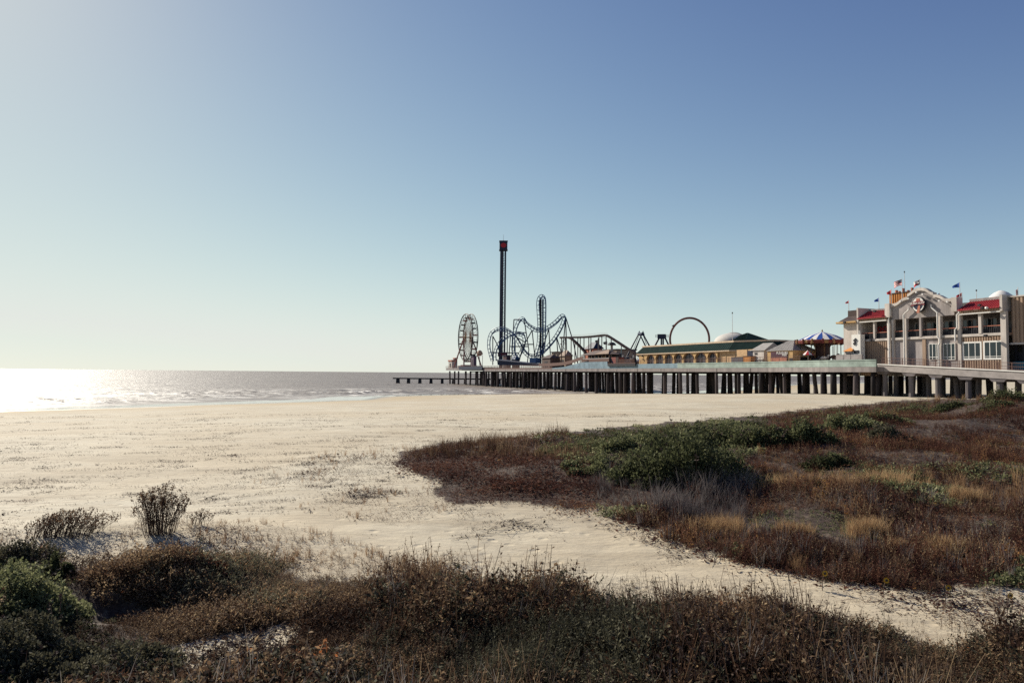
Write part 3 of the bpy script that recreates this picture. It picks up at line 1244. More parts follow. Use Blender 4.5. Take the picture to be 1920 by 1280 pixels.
em = part(oval(MB(), er, ehz, FV - 0.9, FV - 0.45), 'emblem', M_DARK, hall, 'oval emblem with a red ribbon')
part(oval(MB(), er * .9, ehz * .9, FV - 0.94, FV - 0.902), 'field', M_WHITE, em)
part(oval(MB(), er * .74, ehz * .7, FV - 0.97, FV - 0.942, half=(math.pi, 2 * math.pi)), 'lower_field', M_NAVY, em)
mb = MB()
mb.prism([(ex - er * .34, ez + .1), (ex + er * .34, ez + .1), (ex + er * .26, ez + ehz * .8), (ex - er * .26, ez + ehz * .8)], FV - 0.98, FV - 0.943)
mb.prism([(ex + er * .05, ez - .2), (ex + er * .35, ez - .2), (ex + er * .2, ez - ehz * 1.12), (ex - er * .25, ez - ehz * 1.08)], FV - 1.0, FV - 0.972)
part(mb, 'figure', M_PINK, em)
part(MB().prism([(ex - er * 1.05, ez - .25), (ex, ez + .02), (ex + er * 1.05, ez - .2), (ex + er * 1.05, ez + .45), (ex, ez + .68), (ex - er * 1.05, ez + .38)], FV - 1.08, FV - 1.01),
     'ribbon', mat('maroon_paint', (0.20, 0.03, 0.04), 0.6), em)
text_part('BUBBA GUMP', 0.5, ex, FV - 1.1, ez + .2, M_WHITE, em, squash=0.9)
# flood lamps on the gable
for px, py in ((1696, 566), (1711, 561), (1726, 549), (1738, 553), (1769, 565), (1784, 567)):
    x, z = fw(px), zy(px, py, FV)
    part(MB().bar((x, FV - 0.1, z), (x, FV - 0.8, z + 0.15), 0.05).box(x - .14, x + .14, FV - 1.0, FV - 0.75, z - .05, z + .25), 'flood_lamp', M_STRIPEW, hall)
# gutters and downpipes
for pts in ([(1673.5, 579), (1673.5, 592), (1671, 596), (1671, 684)], [(1709, 577), (1709, 581), (1699, 590), (1699, 684)],
            [(1751, 571), (1751, 576), (1762.5, 586), (1762.5, 632), (1766, 636), (1766, 643), (1763.5, 647), (1763.5, 686)],
            [(1801, 582), (1804, 586), (1799, 590), (1799, 614), (1795, 618), (1795, 640)]):
    q = [(fw(x), FV - 0.55, zy(x, y, FV)) for x, y in pts]
    q[-1] = (q[-1][0], q[-1][1], min(q[-1][2], 13) if pts[-1][1] < 650 else 7.6)
    part(MB().tube(q, 0.13, 6), 'downpipe', M_WHITE, hall)
# red lean-to roofs and their fascias
for a, b in ((1613, 1666.5), (1803, 1881.5)):
    x0, x1 = fw(a), fw(b)
    mb = MB()
    pr = [(-0.9, 18.0), (2.2, 19.55), (2.2, 19.38), (-0.9, 17.85)]
    mb.add([(x0, FV + y, z) for y, z in pr] + [(x1, FV + y, z) for y, z in pr], [(0, 1, 2, 3), (7, 6, 5, 4), (0, 4, 5, 1), (1, 5, 6, 2), (2, 6, 7, 3), (3, 7, 4, 0)])
    x = x0 + 0.2
    while x < x1 - 0.1:
        mb.add([(x, FV - 0.9, 18.01), (x + 0.07, FV - 0.9, 18.09), (x + 0.14, FV - 0.9, 18.01), (x, FV + 2.2, 19.56), (x + 0.07, FV + 2.2, 19.64), (x + 0.14, FV + 2.2, 19.56)],
               [(0, 1, 4, 3), (1, 2, 5, 4), (0, 2, 1)])
        x += 0.45
    part(mb, 'awning_roof', M_ROOFR, hall, 'red ribbed metal awning roof')
    mb = MB()
    ribs(mb, x0, x1, FV - 0.5, ZT + 0.05, 17.83, 0.42, 0.06)
    part(mb, 'fascia', M_TAN, hall)
    part(MB().box(x0, x1, FV - 0.62, FV + 0.3, ZT - 0.12, ZT + 0.04), 'lintel', M_WHITE, hall)
    part(MB().box(x0, x1, FV + 2.21, FV + 2.6, 17.9, ZR + (0.12 if a > 1700 else 0)), 'parapet', M_STUC, hall)
# brown flared roof on the end
e0, e1 = fw(1574), fw(1611.5)
t0 = fw(1587)
mb = MB()
pl = [(e0, -0.9, 17.35), (fw(1580), -0.3, 18.0), (t0, 0.5, 18.7), (t0, 0.5, 19.9)]
vs = []
for x, y, z in pl:
    vs.append((x, FV + y, z))
for x, y, z in pl:
    vs.append((e1, FV + y, z))
for x, y, z in pl:
    vs.append((x, FV + 14 - y, z))
fs = [(i, i + 4, i + 5, i + 1) for i in range(3)] + [(i + 8, i, i + 1, i + 9) for i in range(3)]
mb.add(vs, fs)
mb.add([(t0, FV + .5, 19.9), (e1, FV + .5, 19.9), (e1, FV + 13.5, 19.9), (t0, FV + 13.5, 19.9)], [(0, 1, 2, 3)])
part(mb, 'flared_roof', M_ROOFB, hall, 'brown flared roof over the end wall')
part(MB().box(e0, e1, FV - 0.92, FV + 14.9, ZT - 0.05, ZT + 0.12).box(e0 + .01, e1 - .01, FV - 0.97, FV - 0.922, ZT + .02, ZT + .3), 'eave', M_YEL, hall)
part(MB().box(fw(1611.6), fw(1614.5), FV - 0.7, FV + 6, ZF - 0.3, ZR + .25), 'fin_wall', M_CREAM, hall)
part(MB().box(fw(1881.7), fw(1886.5), FV - 0.75, FV + 6, ZT, zy(1884, 552.5, FV)), 'fin_wall', M_CREAM, hall)
# projecting wing on the land side, lit on its flank
wg0, wg1 = fw(1893), fw(1990)
zwt, zwb = zy(1900, 557, FV + .8), zy(1900, 642, FV + .8)
mb = MB()
ribs(mb, wg0, wg1, FV + 0.8, zwb, zwt, 0.6, 0.12)
mb.box(fw(1887) + .01, wg0, FV + 1.4, FV + 2, zwb, zwt - .3)
mb.box(wg0, wg1, FV + 1.06, FV + 14, zwb, zwt - .2)
part(mb, 'siding', M_TAN, hall, 'tan ribbed wing on the land side')
part(MB().box(fw(1887), wg1, FV + 0.6, FV + 14, zwt, zwt + .2), 'coping', M_CREAM, hall)
part(MB().box(fw(1887), wg1, FV + 0.7, FV + 1.5, zwb - .33, zwb - .02), 'floor_band', M_CREAM, hall)
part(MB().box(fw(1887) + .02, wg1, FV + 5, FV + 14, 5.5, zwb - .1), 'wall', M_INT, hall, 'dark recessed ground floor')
part(MB().box(fw(1888), wg1, FV + 1.3, FV + 1.5, 6.0, 9.1), 'low_wall', mat('teal_paint', (0.02, 0.15, 0.21), 0.7), hall, 'teal low wall')
mb = MB()
for px in (1890, 1904, 1919, 1934, 1950):
    mb.box(fw(px) - .15, fw(px) + .15, FV + 1.9, FV + 2.2, 6, zwb - .2)
mb.box(fw(1888), wg1, FV + 2.2, FV + 2.5, 9, 10.6)
part(mb, 'terrace_posts', M_DARK, hall)
# copper coloured rooftop turret with vent stacks
TV = FV + 8
tx0, tx1 = wx(1667.5, TV, 560), wx(1708, TV, 560)
zt0, zt1 = ZR - 0.2, zy(1685, 550, TV)
mb = MB()
ribs(mb, tx0, tx1, TV, zt0, zt1, 0.5, 0.1)
mb.box(tx0, tx1, TV + 0.26, TV + 6, zt0, zt1)
mb.add([(tx0 - 1.0, TV - 0.7, zt0), (tx1, TV - 0.7, zt0), (tx1, TV - .101, zt0 + 1.4), (tx0, TV - .101, zt0 + 1.4), (tx0 - 1.0, TV + 6, zt0), (tx0, TV + 6, zt0 + 1.4)],
       [(0, 1, 2, 3), (4, 0, 3, 5)])
tur = part(mb, 'roof_turret', M_ORANGE, hall, 'orange ribbed rooftop turret')
part(MB().box(tx0 - .1, tx1 + .1, TV - 0.2, TV + 6.1, zt1, zt1 + 0.18), 'cap', M_ROOFB, tur)
for px, hh in ((1681, .75), (1686.5, .45), (1694, .95), (1703, .45), (1710.5, .85)):
    x = wx(px, TV + 1, 548)
    part(MB().tube([(x, TV + 1, zt1 + .1), (x, TV + 1, zt1 + .1 + hh)], 0.28, 8), 'vent_stack', M_PINK, tur)
# items on the facade: wall lamps
for px, py in ((1593, 607), (1642, 640), (1650, 586), (1848, 575), (1853, 580), (1858, 632)):
    x, z = fw(px), zy(px, py, FV)
    part(MB().bar((x, FV - .05, z), (x, FV - 1.2, z + 0.3), 0.05).box(x - .22, x + .22, FV - 1.5, FV - 1.1, z + .05, z + .4), 'wall_lamp', M_DARK, hall)
x, z = fw(1860.5), zy(1860, 578, FV)
part(MB().tube([(x, FV - 1.4, z), (x + .35, FV - 1.6, z)], 0.2, 8), 'camera_housing', M_WHITE, hall)

# tables, plants and people-high clutter seen over the rail are left as the railings' dark band

# white domed tent on the roof
DVv = FV + 9
dx, dzb = wx(1877, DVv, 556), ZR
dr = abs(wx(1901, DVv, 556) - dx)
t_ = thing('roof_tent', 'white domed tent top on the roof beside the tan wing', 'tent', (dx, DVv, dzb))
mb = MB().lathe(dx, DVv, [(dr, dzb - .1), (dr * .98, dzb + .4), (dr * .8, dzb + 0.95), (dr * .5, dzb + 1.5), (dr * .2, dzb + 1.85), (0.02, dzb + 1.95)], 24)
part(mb, 'canopy', M_STRIPEW, t_, smooth=True)
part(MB().box(dx - dr, dx + dr, DVv - dr * .7, DVv + dr * .7, dzb - .15, dzb + .25), 'base_frame', M_STUC, t_)


# ------------------------------------------------------------------ flags and masts
def pole_top(px, py_top, py_base, v, r=0.06):
    w, z0 = A(px, py_base, v)
    _, z1 = A(px, py_top, v)
    return w, z0, z1


def flag(px, ytop, ybase, xtip, yc0, yc1, kind, label, v=FV + 4, group='flags on the roof of the restaurant'):
    w, z0, z1 = pole_top(px, ytop, ybase, v)
    z0 = min(z0, ZR)
    t = thing('flag', label, 'flag', (w, v, z0), group)
    part(MB().tube([(w, v, z0), (w, v, z1)], [0.07, 0.04], 6), 'flagpole', M_STRIPEW if kind != 'dark' else M_DARK, t)
    yc1 += (yc1 - yc0) * .2
    xtip += (xtip - px) * .2
    za, zb = zy(px, yc0, v), zy(px, yc1, v)
    tip = wx(xtip, v, (yc0 + yc1) / 2)
    ln = tip - w
    nx, nz = 12, 7
    mb = MB()
    vs, fs, ms = [], [], []
    for i in range(nx + 1):
        f = i / nx
        if kind in ('red', 'blue'):
            h0, h1 = za + (zb - za) * 0.62 * f, zb + (za - zb) * 0.2 * f
        else:
            sag = -0.35 * f * abs(za - zb)
            h0, h1 = za + sag, zb + sag
        for j in range(nz + 1):
            g = j / nz
            vs.append((w + ln * f, v + 0.22 * math.sin(f * 7 + g) * (0.2 + f), h0 + (h1 - h0) * g + 0.12 * math.sin(f * 5 + 1) * f))
    for i in range(nx):
        for j in range(nz):
            a = i * (nz + 1) + j
            mi = 0
            if kind == 'stripes':
                mi = 2 if (i < 5 and j < 4) else (0 if j % 2 == 0 else 1)
            if kind == 'lone':
                mi = 2 if i < 4 else (1 if j < 3.5 else 0)
            mb.add([vs[a], vs[a + 1], vs[a + nz + 2], vs[a + nz + 1]], [(0, 1, 2, 3)], mi)
    mm = {'red': [M_RED], 'blue': [M_BLUEB], 'stripes': [M_RED, M_STRIPEW, M_NAVY], 'lone': [M_RED, M_STRIPEW, M_NAVY]}[kind]
    c = part(mb, 'cloth', mm, t, smooth=True)
    if kind == 'lone':
        s_ = MB()
        cx_, cz_ = w + ln * 0.16, (za + zb) / 2 - .1
        st = [(cx_ + (0.22 if k % 2 == 0 else 0.09) * math.cos(math.pi / 2 + k * math.pi / 5), cz_ + (0.22 if k % 2 == 0 else 0.09) * math.sin(math.pi / 2 + k * math.pi / 5)) for k in range(10)]
        s_.prism(st, v - 0.16, v - 0.14)
        part(s_, 'star', M_STRIPEW, c)
    return t


flag(1591.5, 562.5, 582, 1585.5, 563, 568, 'red', 'small red pennant on the brown flared roof end of the restaurant')
flag(1648, 557, 578, 1639.5, 558, 564.5, 'blue', 'blue pennant above the red awning beside the orange turret')
flag(1671.5, 542, 572, 1663, 542.5, 550.5, 'red', 'red pennant on the corner of the orange turret')
flag(1691.5, 522, 552, 1677.5, 523, 532, 'stripes', 'striped red and white flag with navy canton flying over the turret')
flag(1725, 523, 545, 1714, 524, 532, 'lone', 'white, red and navy star flag flying above the curved gable')
flag(1800, 528.5, 560, 1786.5, 529, 537.5, 'blue', 'large blue pennant to the right of the curved gable')
flag(1803.7, 548, 562, 1793.5, 548.5, 555.5, 'red', 'red pennant just below the large blue pennant')
flag(1762, 548.5, 556, 1759.5, 549, 551.5, 'blue', 'tiny blue pennant peeping over the gable shoulder')
flag(1908.8, 538, 557, 1905.5, 540, 552, 'stripes', 'limp striped flag on the tan wing roof')
for px, y0, y1, v, lab in ((1696.5, 511, 552, FV + 9, 'thin bare mast rising behind the orange turret'),
                           (1831, 546, 557, FV + 8, 'short mast on the roof beside the white dome tent')):
    w, z0, z1 = pole_top(px, y0, y1, v)
    t = thing('antenna', lab, 'mast', (w, v, z0))
    part(MB().tube([(w, v, z0 - 1.5), (w, v, z1)], [0.07, 0.035], 6), 'mast', M_STRIPEW, t)
    part(MB().box(w - .08, w + .08, v - .08, v + .08, z1, z1 + .3), 'tip', M_DARK, t)

# ------------------------------------------------------------------ small things beside the restaurant
uv = 1.2
t = thing('utility_cabinet', 'tall white panel with dark vents beside the restaurant wall', 'cabinet', (wx(1605, uv), uv, DECK))
x0, x1 = wx(1597, uv), wx(1613.5, uv)
zt = zy(1605, 627, uv)
part(MB().box(x0, x1, uv, uv + 1.2, DECK + .1, zt), 'body', M_WHITE, t)
for px, py, s in ((1604, 638, .45), (1603, 644, .38)):
    x, z = wx(px, uv), zy(px, py, uv)
    part(MB().prism([(x - s, z), (x, z - s), (x + s, z + .1), (x + .1, z + s)], uv - 0.15, uv - 0.01), 'vent', M_DARK, t)
x, z = wx(1606, uv), zy(1606, 659, uv)
part(MB().box(x - .6, x + .6, uv - .08, uv - .005, z - .35, z + .25), 'hatch', M_DARK, t)
for px in (1606, 1609):
    x = wx(px, uv)
    part(MB().tube([(x, uv + .6, zt), (x, uv + .6, zt + 0.8)], 0.1, 6), 'pipe', M_STRIPEW, t)
uv = 0.6
t = thing('ticket_booth', 'low booth with an orange tent roof next to the white panel', 'booth', (wx(1588, uv), uv, DECK))
x0, x1 = wx(1579.5, uv), wx(1597, uv)
z1 = zy(1588, 658.5, uv)
part(MB().box(x0 + .3, x1 - .3, uv + .3, uv + 2, DECK, z1), 'wall', M_CREAM, t)
part(MB().box(x0 + .7, x1 - .5, uv + .22, uv + .29, z1 - 1.0, z1 - .35), 'window', M_DARK, t)
part(MB().add([(x0, uv, z1), (x1, uv, z1), (x1, uv + 2.2, z1), (x0, uv + 2.2, z1), (x0 + .9, uv + 1.1, z1 + .75), (x1 - .3, uv + 1.1, z1 + .95)],
              [(0, 1, 5, 4), (1, 2, 5), (2, 3, 4, 5), (3, 0, 4), (3, 2, 1, 0)]), 'tent_roof', M_ORANGE, t)
bv = -0.9
xs = [wx(px, bv) for px in (1566, 1581, 1594, 1615)]
for i, (a, b) in enumerate(zip(xs[:-1], xs[1:])):
    z1 = zy(1590, 664.5, bv)
    single(MB().hexa([(a + .05, bv, DECK + .1), (b - .05, bv, DECK + .1), (b - .05, bv + .6, DECK + .1), (a + .05, bv + .6, DECK + .1),
                      (a + .05, bv + .15, z1), (b - .05, bv + .15, z1), (b - .05, bv + .45, z1), (a + .05, bv + .45, z1)]),
           'barrier_block', M_CONCL, (a, bv, DECK), ('grey concrete barrier block nearest the carousel', 'middle grey concrete barrier block below the orange booth',
                                                    'long grey concrete barrier block below the white panel')[i], 'barrier', 'barrier blocks by the restaurant')

# ------------------------------------------------------------------ carousel
cv = 9.0
cx = wx(1542, cv, 650)
zt_ = zy(1542, 620, cv)
ze = zy(1542, 639, cv)
rc = abs(wx(1577.5, cv, 640) - wx(1505.5, cv, 640)) / 2
t = thing('carousel', 'carousel with a blue and white striped canopy and red gilded rim', 'carousel', (cx, cv, DECK))
c = MB().lathe(cx, cv, [(rc * .98, ze + .05), (rc * .55, ze + (zt_ - ze) * .52), (0.05, zt_ - .2)], 24, mi=lambda j: (j // 1) % 2)
part(c, 'canopy', [M_BLUEB, M_STRIPEW], t)
mb = MB().lathe(cx, cv, [(rc * 1.0, ze + .1), (rc * 1.04, ze - .15), (rc * 1.02, ze - .7), (rc * .96, ze - .72)], 32, mi=lambda j: 0 if j % 4 else 1)
for j in range(16):
    th = 2 * math.pi * j / 16
    mb.tube([(cx + rc * 1.03 * math.cos(th), cv + rc * 1.03 * math.sin(th), ze - .8), (cx + rc * 1.03 * math.cos(th), cv + rc * 1.03 * math.sin(th), ze + .3)], [.3, .2], 6, mi=j % 2)
part(mb, 'rounding_board', [mat('carousel_red', (0.15, 0.032, 0.025), 0.6), M_GOLD], t)
part(MB().lathe(cx, cv, [(0.05, zt_ - .3), (.18, zt_ - .1), (0.04, zt_ + .35)], 8), 'finial', M_GOLD, t)
part(MB().lathe(cx, cv, [(rc * .46, ze), (rc * .30, ze - 1.4), (rc * .30, DECK + 1.6), (rc * .4, DECK + 1.1)], 12), 'centre_column', mat('carousel_core', (0.06, 0.03, 0.028), 0.6, 0.6, 3), t)
part(MB().lathe(cx, cv, [(0.1, DECK + 1.15), (rc * .93, DECK + 1.15), (rc * .95, DECK + .75), (rc * .9, DECK)], 24), 'platform', M_TIMB, t)
for j in range(14):
    th = 2 * math.pi * j / 14 + .2
    r_ = rc * (0.82 if j % 2 else 0.6)
    x, y = cx + r_ * math.cos(th), cv + r_ * math.sin(th)
    zb_ = DECK + 2.1 + .35 * math.sin(j * 2.1)
    tx, ty = -math.sin(th), math.cos(th)

    def q(f, s, u):
        return (x + tx * f, y + ty * f, zb_ + u)
    h = MB()
    h.tube([q(-.75, 0, .0), q(-.3, 0, .05), q(.3, 0, .02), q(.6, 0, .15), q(.85, 0, .62), q(1.2, 0, .5)], [.26, .36, .36, .3, .2, .13], 6)
    for f in (-.6, .5):
        h.tube([q(f, 0, -.1), q(f + .15, 0, -.45), q(f - .05, 0, -.85)], [.11, .08, .06], 5)
    h.tube([q(-.75, 0, .05), q(-1.05, 0, -.35)], [.1, .04], 5)
    ho = part(h, 'horse', (M_STRIPEW, M_ROOFB, M_DARK)[j % 3], t)
    part(MB().tube([(x, y, DECK + 1.2), (x, y, ze - .3)], .05, 5), 'pole', M_GOLD, ho)
mb = MB()
for j in range(10):
    th = 2 * math.pi * j / 10
    mb.tube([(cx + rc * .93 * math.cos(th), cv + rc * .93 * math.sin(th), DECK), (cx + rc * .93 * math.cos(th), cv + rc * .93 * math.sin(th), ze - 1)], .09, 6)
part(mb, 'outer_posts', M_DARK, t)
# small red and white parasol by the carousel
pv = 4
x, z = wx(1515, pv), zy(1515, 659, pv)
t = thing('parasol', 'small pink and white parasol at the foot of the carousel', 'parasol', (x, pv, DECK))
part(MB().lathe(x, pv, [(1.3, z - .75), (0.03, z + .3)], 10, mi=lambda j: j % 2), 'canopy', [M_RED, M_STRIPEW], t)
part(MB().tube([(x, pv, DECK), (x, pv, z)], .05, 6), 'pole', M_STRIPEW, t)

# ------------------------------------------------------------------ kiosks


def hip_roof(mb, x0, x1, y0, y1, z0, z1, inset, over=0.4, mi=0):
    a, b, c_, d = x0 - over, x1 + over, y0 - over, y1 + over
    yc = (y0 + y1) / 2
    mb.add([(a, c_, z0), (b, c_, z0), (b, d, z0), (a, d, z0), (a + inset, yc, z1), (b - inset, yc, z1)],
           [(0, 1, 5, 4), (1, 2, 5), (2, 3, 4, 5), (3, 0, 4), (3, 2, 1, 0)], mi)
    return mb


kv = 1.6
x0, x1 = wx(1439, kv, 660), wx(1486.5, kv, 660)
kd = 7.0
ze = zy(1462, 657.5, kv)
zt_ = zy(1475, 638.5, kv + kd / 2)
t = thing('kiosk', 'ochre kiosk with a grey hip roof and a dark printed banner', 'kiosk', (x0, kv, DECK))
part(MB().box(x0, x1, kv, kv + kd, DECK - .2, ze), 'wall', M_YEL, t)
rf = hip_roof(MB(), x0, x1, kv, kv + kd, ze, zt_, 3.3, 0.22)
part(rf, 'roof', M_ROOFY, t)
mb = MB()
yc = kv + kd / 2
for i in range(16):
    f = i / 15
    xa_ = x0 - .22 + (x1 - x0 + .44) * f
    lim = min(1, min(xa_ - (x0 - .22), (x1 + .22) - xa_) / 3.3)
    mb.bar((xa_, kv - .22, ze + .03), (xa_, kv - .22 + (kd / 2 + .22) * lim, ze + .03 + (zt_ - ze) * lim), 0.05)
part(mb, 'roof_ribs', M_ROOFY, t)
bx0, bx1 = wx(1446, kv, 670), wx(1477, kv, 670)
bz0, bz1 = zy(1462, 678, kv), zy(1462, 659.3, kv)
bn = part(MB().box(bx0, bx1, kv - .12, kv - .02, bz0, bz1), 'banner', M_PURP, t, 'dark purple printed banner')
part(MB().prism([(bx0 + .1, bz0 + .05), (bx1 - .1, bz0 + .05)] + [(bx1 - .1 - (bx1 - bx0 - .2) * i / 20, bz0 + .75 + .35 * math.sin(i * 1.3) ** 2) for i in range(21)], kv - .16, kv - .125),
     'skyline_print', M_PINK, bn)
bxw = bx1 - bx0
text_part('PLEASURE', bxw * .155, bx0 + bxw * .70, kv - .15, bz0 + (bz1 - bz0) * .86, M_WHITE, bn)
text_part('PIER', bxw * .155, bx0 + bxw * .84, kv - .15, bz0 + (bz1 - bz0) * .66, M_WHITE, bn)
xs = x1
part(MB().box(xs + .002, xs + .12, kv + 2.2, kv + 4.0, DECK, DECK + 2.4), 'door', M_DARK, t)
x = wx(1483.5, kv, 670)
part(MB().box(x - .5, x + .5, kv - .12, kv - .01, DECK + .4, DECK + 2.1), 'notice_board', M_DARK, t)

kv2 = 2.6
x0, x1 = wx(1411, kv2, 660), wx(1432, kv2, 660)
ze2 = zy(1421, 657, kv2)
zt2 = zy(1425, 643.5, kv2 + 2.5)
t = thing('kiosk', 'small pale grey kiosk with a plain gabled metal roof', 'kiosk', (x0, kv2, DECK))
part(MB().box(x0, x1, kv2, kv2 + 5, DECK - .2, ze2), 'wall', M_CREAM, t)
a, b = x0 - .8, x1 + .5
part(MB().add([(a, kv2 - .25, ze2), (b, kv2 - .25, ze2), (b, kv2 + 5.7, ze2), (a, kv2 + 5.7, ze2), (a + 1.6, kv2 + 2.5, zt2), (b, kv2 + 2.5, zt2)],
              [(0, 1, 5, 4), (1, 2, 5), (2, 3, 4, 5), (3, 0, 4), (3, 2, 1, 0)]), 'roof', M_ROOFY, t)
x, z = wx(1417.5, kv2), zy(1417, 663, kv2)
part(MB().box(x - .45, x + .45, kv2 - .06, kv2 - .01, z - .22, z + .22), 'hatch', M_DARK, t)
sv = 0.9
x, z0 = wx(1426.5, sv), DECK
t = thing('planter', 'pale tapered planter box standing below the small grey kiosk', 'planter', (x, sv, z0))
zz = zy(1426, 673.5, sv)
part(MB().hexa([(x - .35, sv, z0), (x + .35, sv, z0), (x + .35, sv + .7, z0), (x - .35, sv + .7, z0), (x - .8, sv - .2, zz), (x + .8, sv - .2, zz), (x + .8, sv + .9, zz), (x - .8, sv + .9, zz)]), 'box', M_CREAM, t)
part(MB().box(x - .85, x + .85, sv - .25, sv + .95, zz, zz + .12), 'rim', M_WHITE, t)
yv = 1.0
x0, x1 = wx(1393.5, yv), wx(1407, yv)
t = thing('counter_cabinet', 'small orange cabinet in front of the arcade building end', 'cabinet', (x0, yv, DECK))
zz = zy(1400, 668, yv)
part(MB().box(x0, x1, yv, yv + 1.5, DECK, zz), 'body', M_ORANGE, t)
part(MB().box(x0 - .1, x1 + .1, yv - .1, yv + 1.6, zz, zz + .12), 'top', M_TIMB, t)
x0, x1 = wx(1371, yv + 1), wx(1392.5, yv + 1)
t = thing('storage_box', 'long dark grey box against the yellow arcade wall', 'box', (x0, yv + 1, DECK))
zz = zy(1382, 669, yv + 1)
part(MB().box(x0, x1, yv + 1, yv + 1.9, DECK, zz - .15), 'body', mat('grey_plastic', (0.09, 0.085, 0.10), 0.6), t)
part(MB().box(x0 - .05, x1 + .05, yv + .95, yv + 1.95, zz - .15, zz), 'lid', M_DARK, t)

# ------------------------------------------------------------------ arcade building with green roof and seven arches
av = 2.2
x0, x1 = wx(1198, av, 670), wx(1345, av, 670)
xe = wx(1412, av, 660)
AZ = zy(1270, 661, av)
arc_b = thing('arcade_building', 'long yellow arcade with seven arched openings and a green metal roof', 'building', (x0, av, DECK))
centers = [(1219.5, 12.5), (1236.5, 13), (1253.5, 13.5), (1271.2, 14), (1291, 18.5), (1313.5, 18.5), (1335, 14.5)]
arches = []
for c_, wdt in centers:
    arches.append((wx(c_ - wdt / 2, av, 672), wx(c_ + wdt / 2, av, 672)))
zw1 = zy(1270, 660.3, av)
zs = DECK + (zw1 - DECK) * 0.55
mb = MB()
prev = x0
for a, b in arches:
    mb.box(prev, a, av, av + .5, DECK - .3, zw1)
    n = 12
    m_, r_ = (a + b) / 2, (b - a) / 2
    hgt_ = (zw1 - zs) * 0.78
    for i in range(n):
        t0_, t1_ = math.pi * (1 - i / n), math.pi * (1 - (i + 1) / n)
        xa_, za_ = m_ + r_ * math.cos(t0_), zs + hgt_ * math.sin(t0_)
        xb_, zb_ = m_ + r_ * math.cos(t1_), zs + hgt_ * math.sin(t1_)
        mb.hexa([(xa_, av, za_), (xb_, av, zb_), (xb_, av + .5, zb_), (xa_, av + .5, za_), (xa_, av, zw1), (xb_, av, zw1), (xb_, av + .5, zw1), (xa_, av + .5, zw1)])
    prev = b
mb.box(prev, x1 + .01, av, av + .5, DECK - .3, zw1)
mb.box(x0, x0 + .4, av + .5, av + 15, DECK - .3, zw1)
part(mb, 'wall', M_YEL, arc_b, 'ochre wall with seven arches')
for (a, b) in arches:
    tr = MB()
    m_, r_ = (a + b) / 2, (b - a) / 2 + .12
    hgt_ = (zw1 - zs) * 0.78 + .12
    tr.tube([(m_ + r_ * math.cos(t), av - .04, zs + hgt_ * math.sin(t)) for t in np.linspace(0, math.pi, 12)], .12, 5)
    fo = part(tr, 'arch', mat('brick_trim', (0.20, 0.10, 0.06), 0.8), arc_b)
    part(MB().box(a, b, av + .42, av + .46, DECK, zw1), 'pane', mat('dim_glass', (0.08, 0.075, 0.085), 0.25, 0.6, 0.5), fo)
    g = MB()
    g.box((a + b) / 2 - .05, (a + b) / 2 + .05, av + .3, av + .4, DECK, zw1 - .1)
    g.box(a, b, av + .3, av + .4, zs - .06, zs + .06)
    part(g, 'bars', M_DARK, fo)
mb = MB()
mb.box(x1 + .02, xe, av + .5, av + 14, DECK - .3, zw1)
for px in (1346, 1350, 1358, 1375, 1398):
    x = wx(px, av, 670)
    mb.box(x - .07, x + .07, av + .4, av + .499, DECK, zw1)
part(mb, 'wall', mat('pale_ochre', (0.55, 0.36, 0.20), 0.85, 0.2), arc_b, 'plain yellow end wall')
part(MB().box(wx(1399, av), wx(1409, av), av + .38, av + .49, DECK + 1.3, zw1 - .3), 'service_window', M_NAVY, arc_b)


def mansard(px0, px1, pt0, pt1, yb, yt, v, depth, over):
    a, b = wx(px0, v, 655), wx(px1, v, 655)
    a2, b2 = wx(pt0, v, 655), wx(pt1, v, 655)
    mb = MB()
    q = [(a, v - over, yb), (b, v - over, yb), (b2, v + 1.2, yt), (a2, v + 1.2, yt), (a, v + depth, yb), (b, v + depth, yb), (b2, v + depth, yt), (a2, v + depth, yt)]
    mb.add(q, [(0, 1, 2, 3), (1, 5, 6, 2), (4, 0, 3, 7), (3, 2, 6, 7)])
    x = a + .3
    while x < b - .1:
        f = (x - a) / (b - a)
        xt = a2 + (b2 - a2) * f
        mb.hexa([(x - .05, v - over - .06, yb), (x + .05, v - over - .06, yb), (x + .05, v - over + .02, yb), (x - .05, v - over + .02, yb),
                 (xt - .05, v + 1.14, yt), (xt + .05, v + 1.14, yt), (xt + .05, v + 1.22, yt), (xt - .05, v + 1.22, yt)])
        x += .8
    return mb


zr0_, zr1_ = zw1, zy(1270, 647.5, av + 1.2)
part(mansard(1193, 1369, 1199, 1369, zr0_, zr1_, av, 15, 0.3), 'roof', M_ROOFG, arc_b, 'dark green ribbed mansard roof')
mb = MB()
mb.box(wx(1198, av), wx(1369, av), av + 1.1, av + 15, zr1_, zr1_ + .42)
mb.box(wx(1195, av) - .1, wx(1369, av), av - .3, av + .2, zr0_ - .3, zr0_ - .01)
part(mb, 'cornice', mat('buff_trim', (0.55, 0.42, 0.30), 0.8), arc_b)
a0, a1 = wx(1369.3, av), wx(1425, av)
mb = MB()
zc1 = zr1_ - .3
mb.add([(a0, av - .3, zr0_), (a1, av + 4.5, zr0_), (a1 - 1.5, av + 5.5, zc1 + .4), (a0, av + 1.2, zr1_), (a0, av + 14, zr0_), (a1, av + 14, zr0_), (a1 - 1.5, av + 14, zc1 + .4), (a0, av + 14, zr1_)],
       [(0, 1, 2, 3), (1, 5, 6, 2), (3, 2, 6, 7)])
part(mb, 'roof', M_ROOFG, arc_b, 'dark green roof turning the corner')
mb = MB()
mb.plan([(a0, av + 1.1), (a1 - 1.4, av + 5.4), (a1 - 1.4, av + 14), (a0, av + 14)], zr1_ + .001, zr1_ + .4)
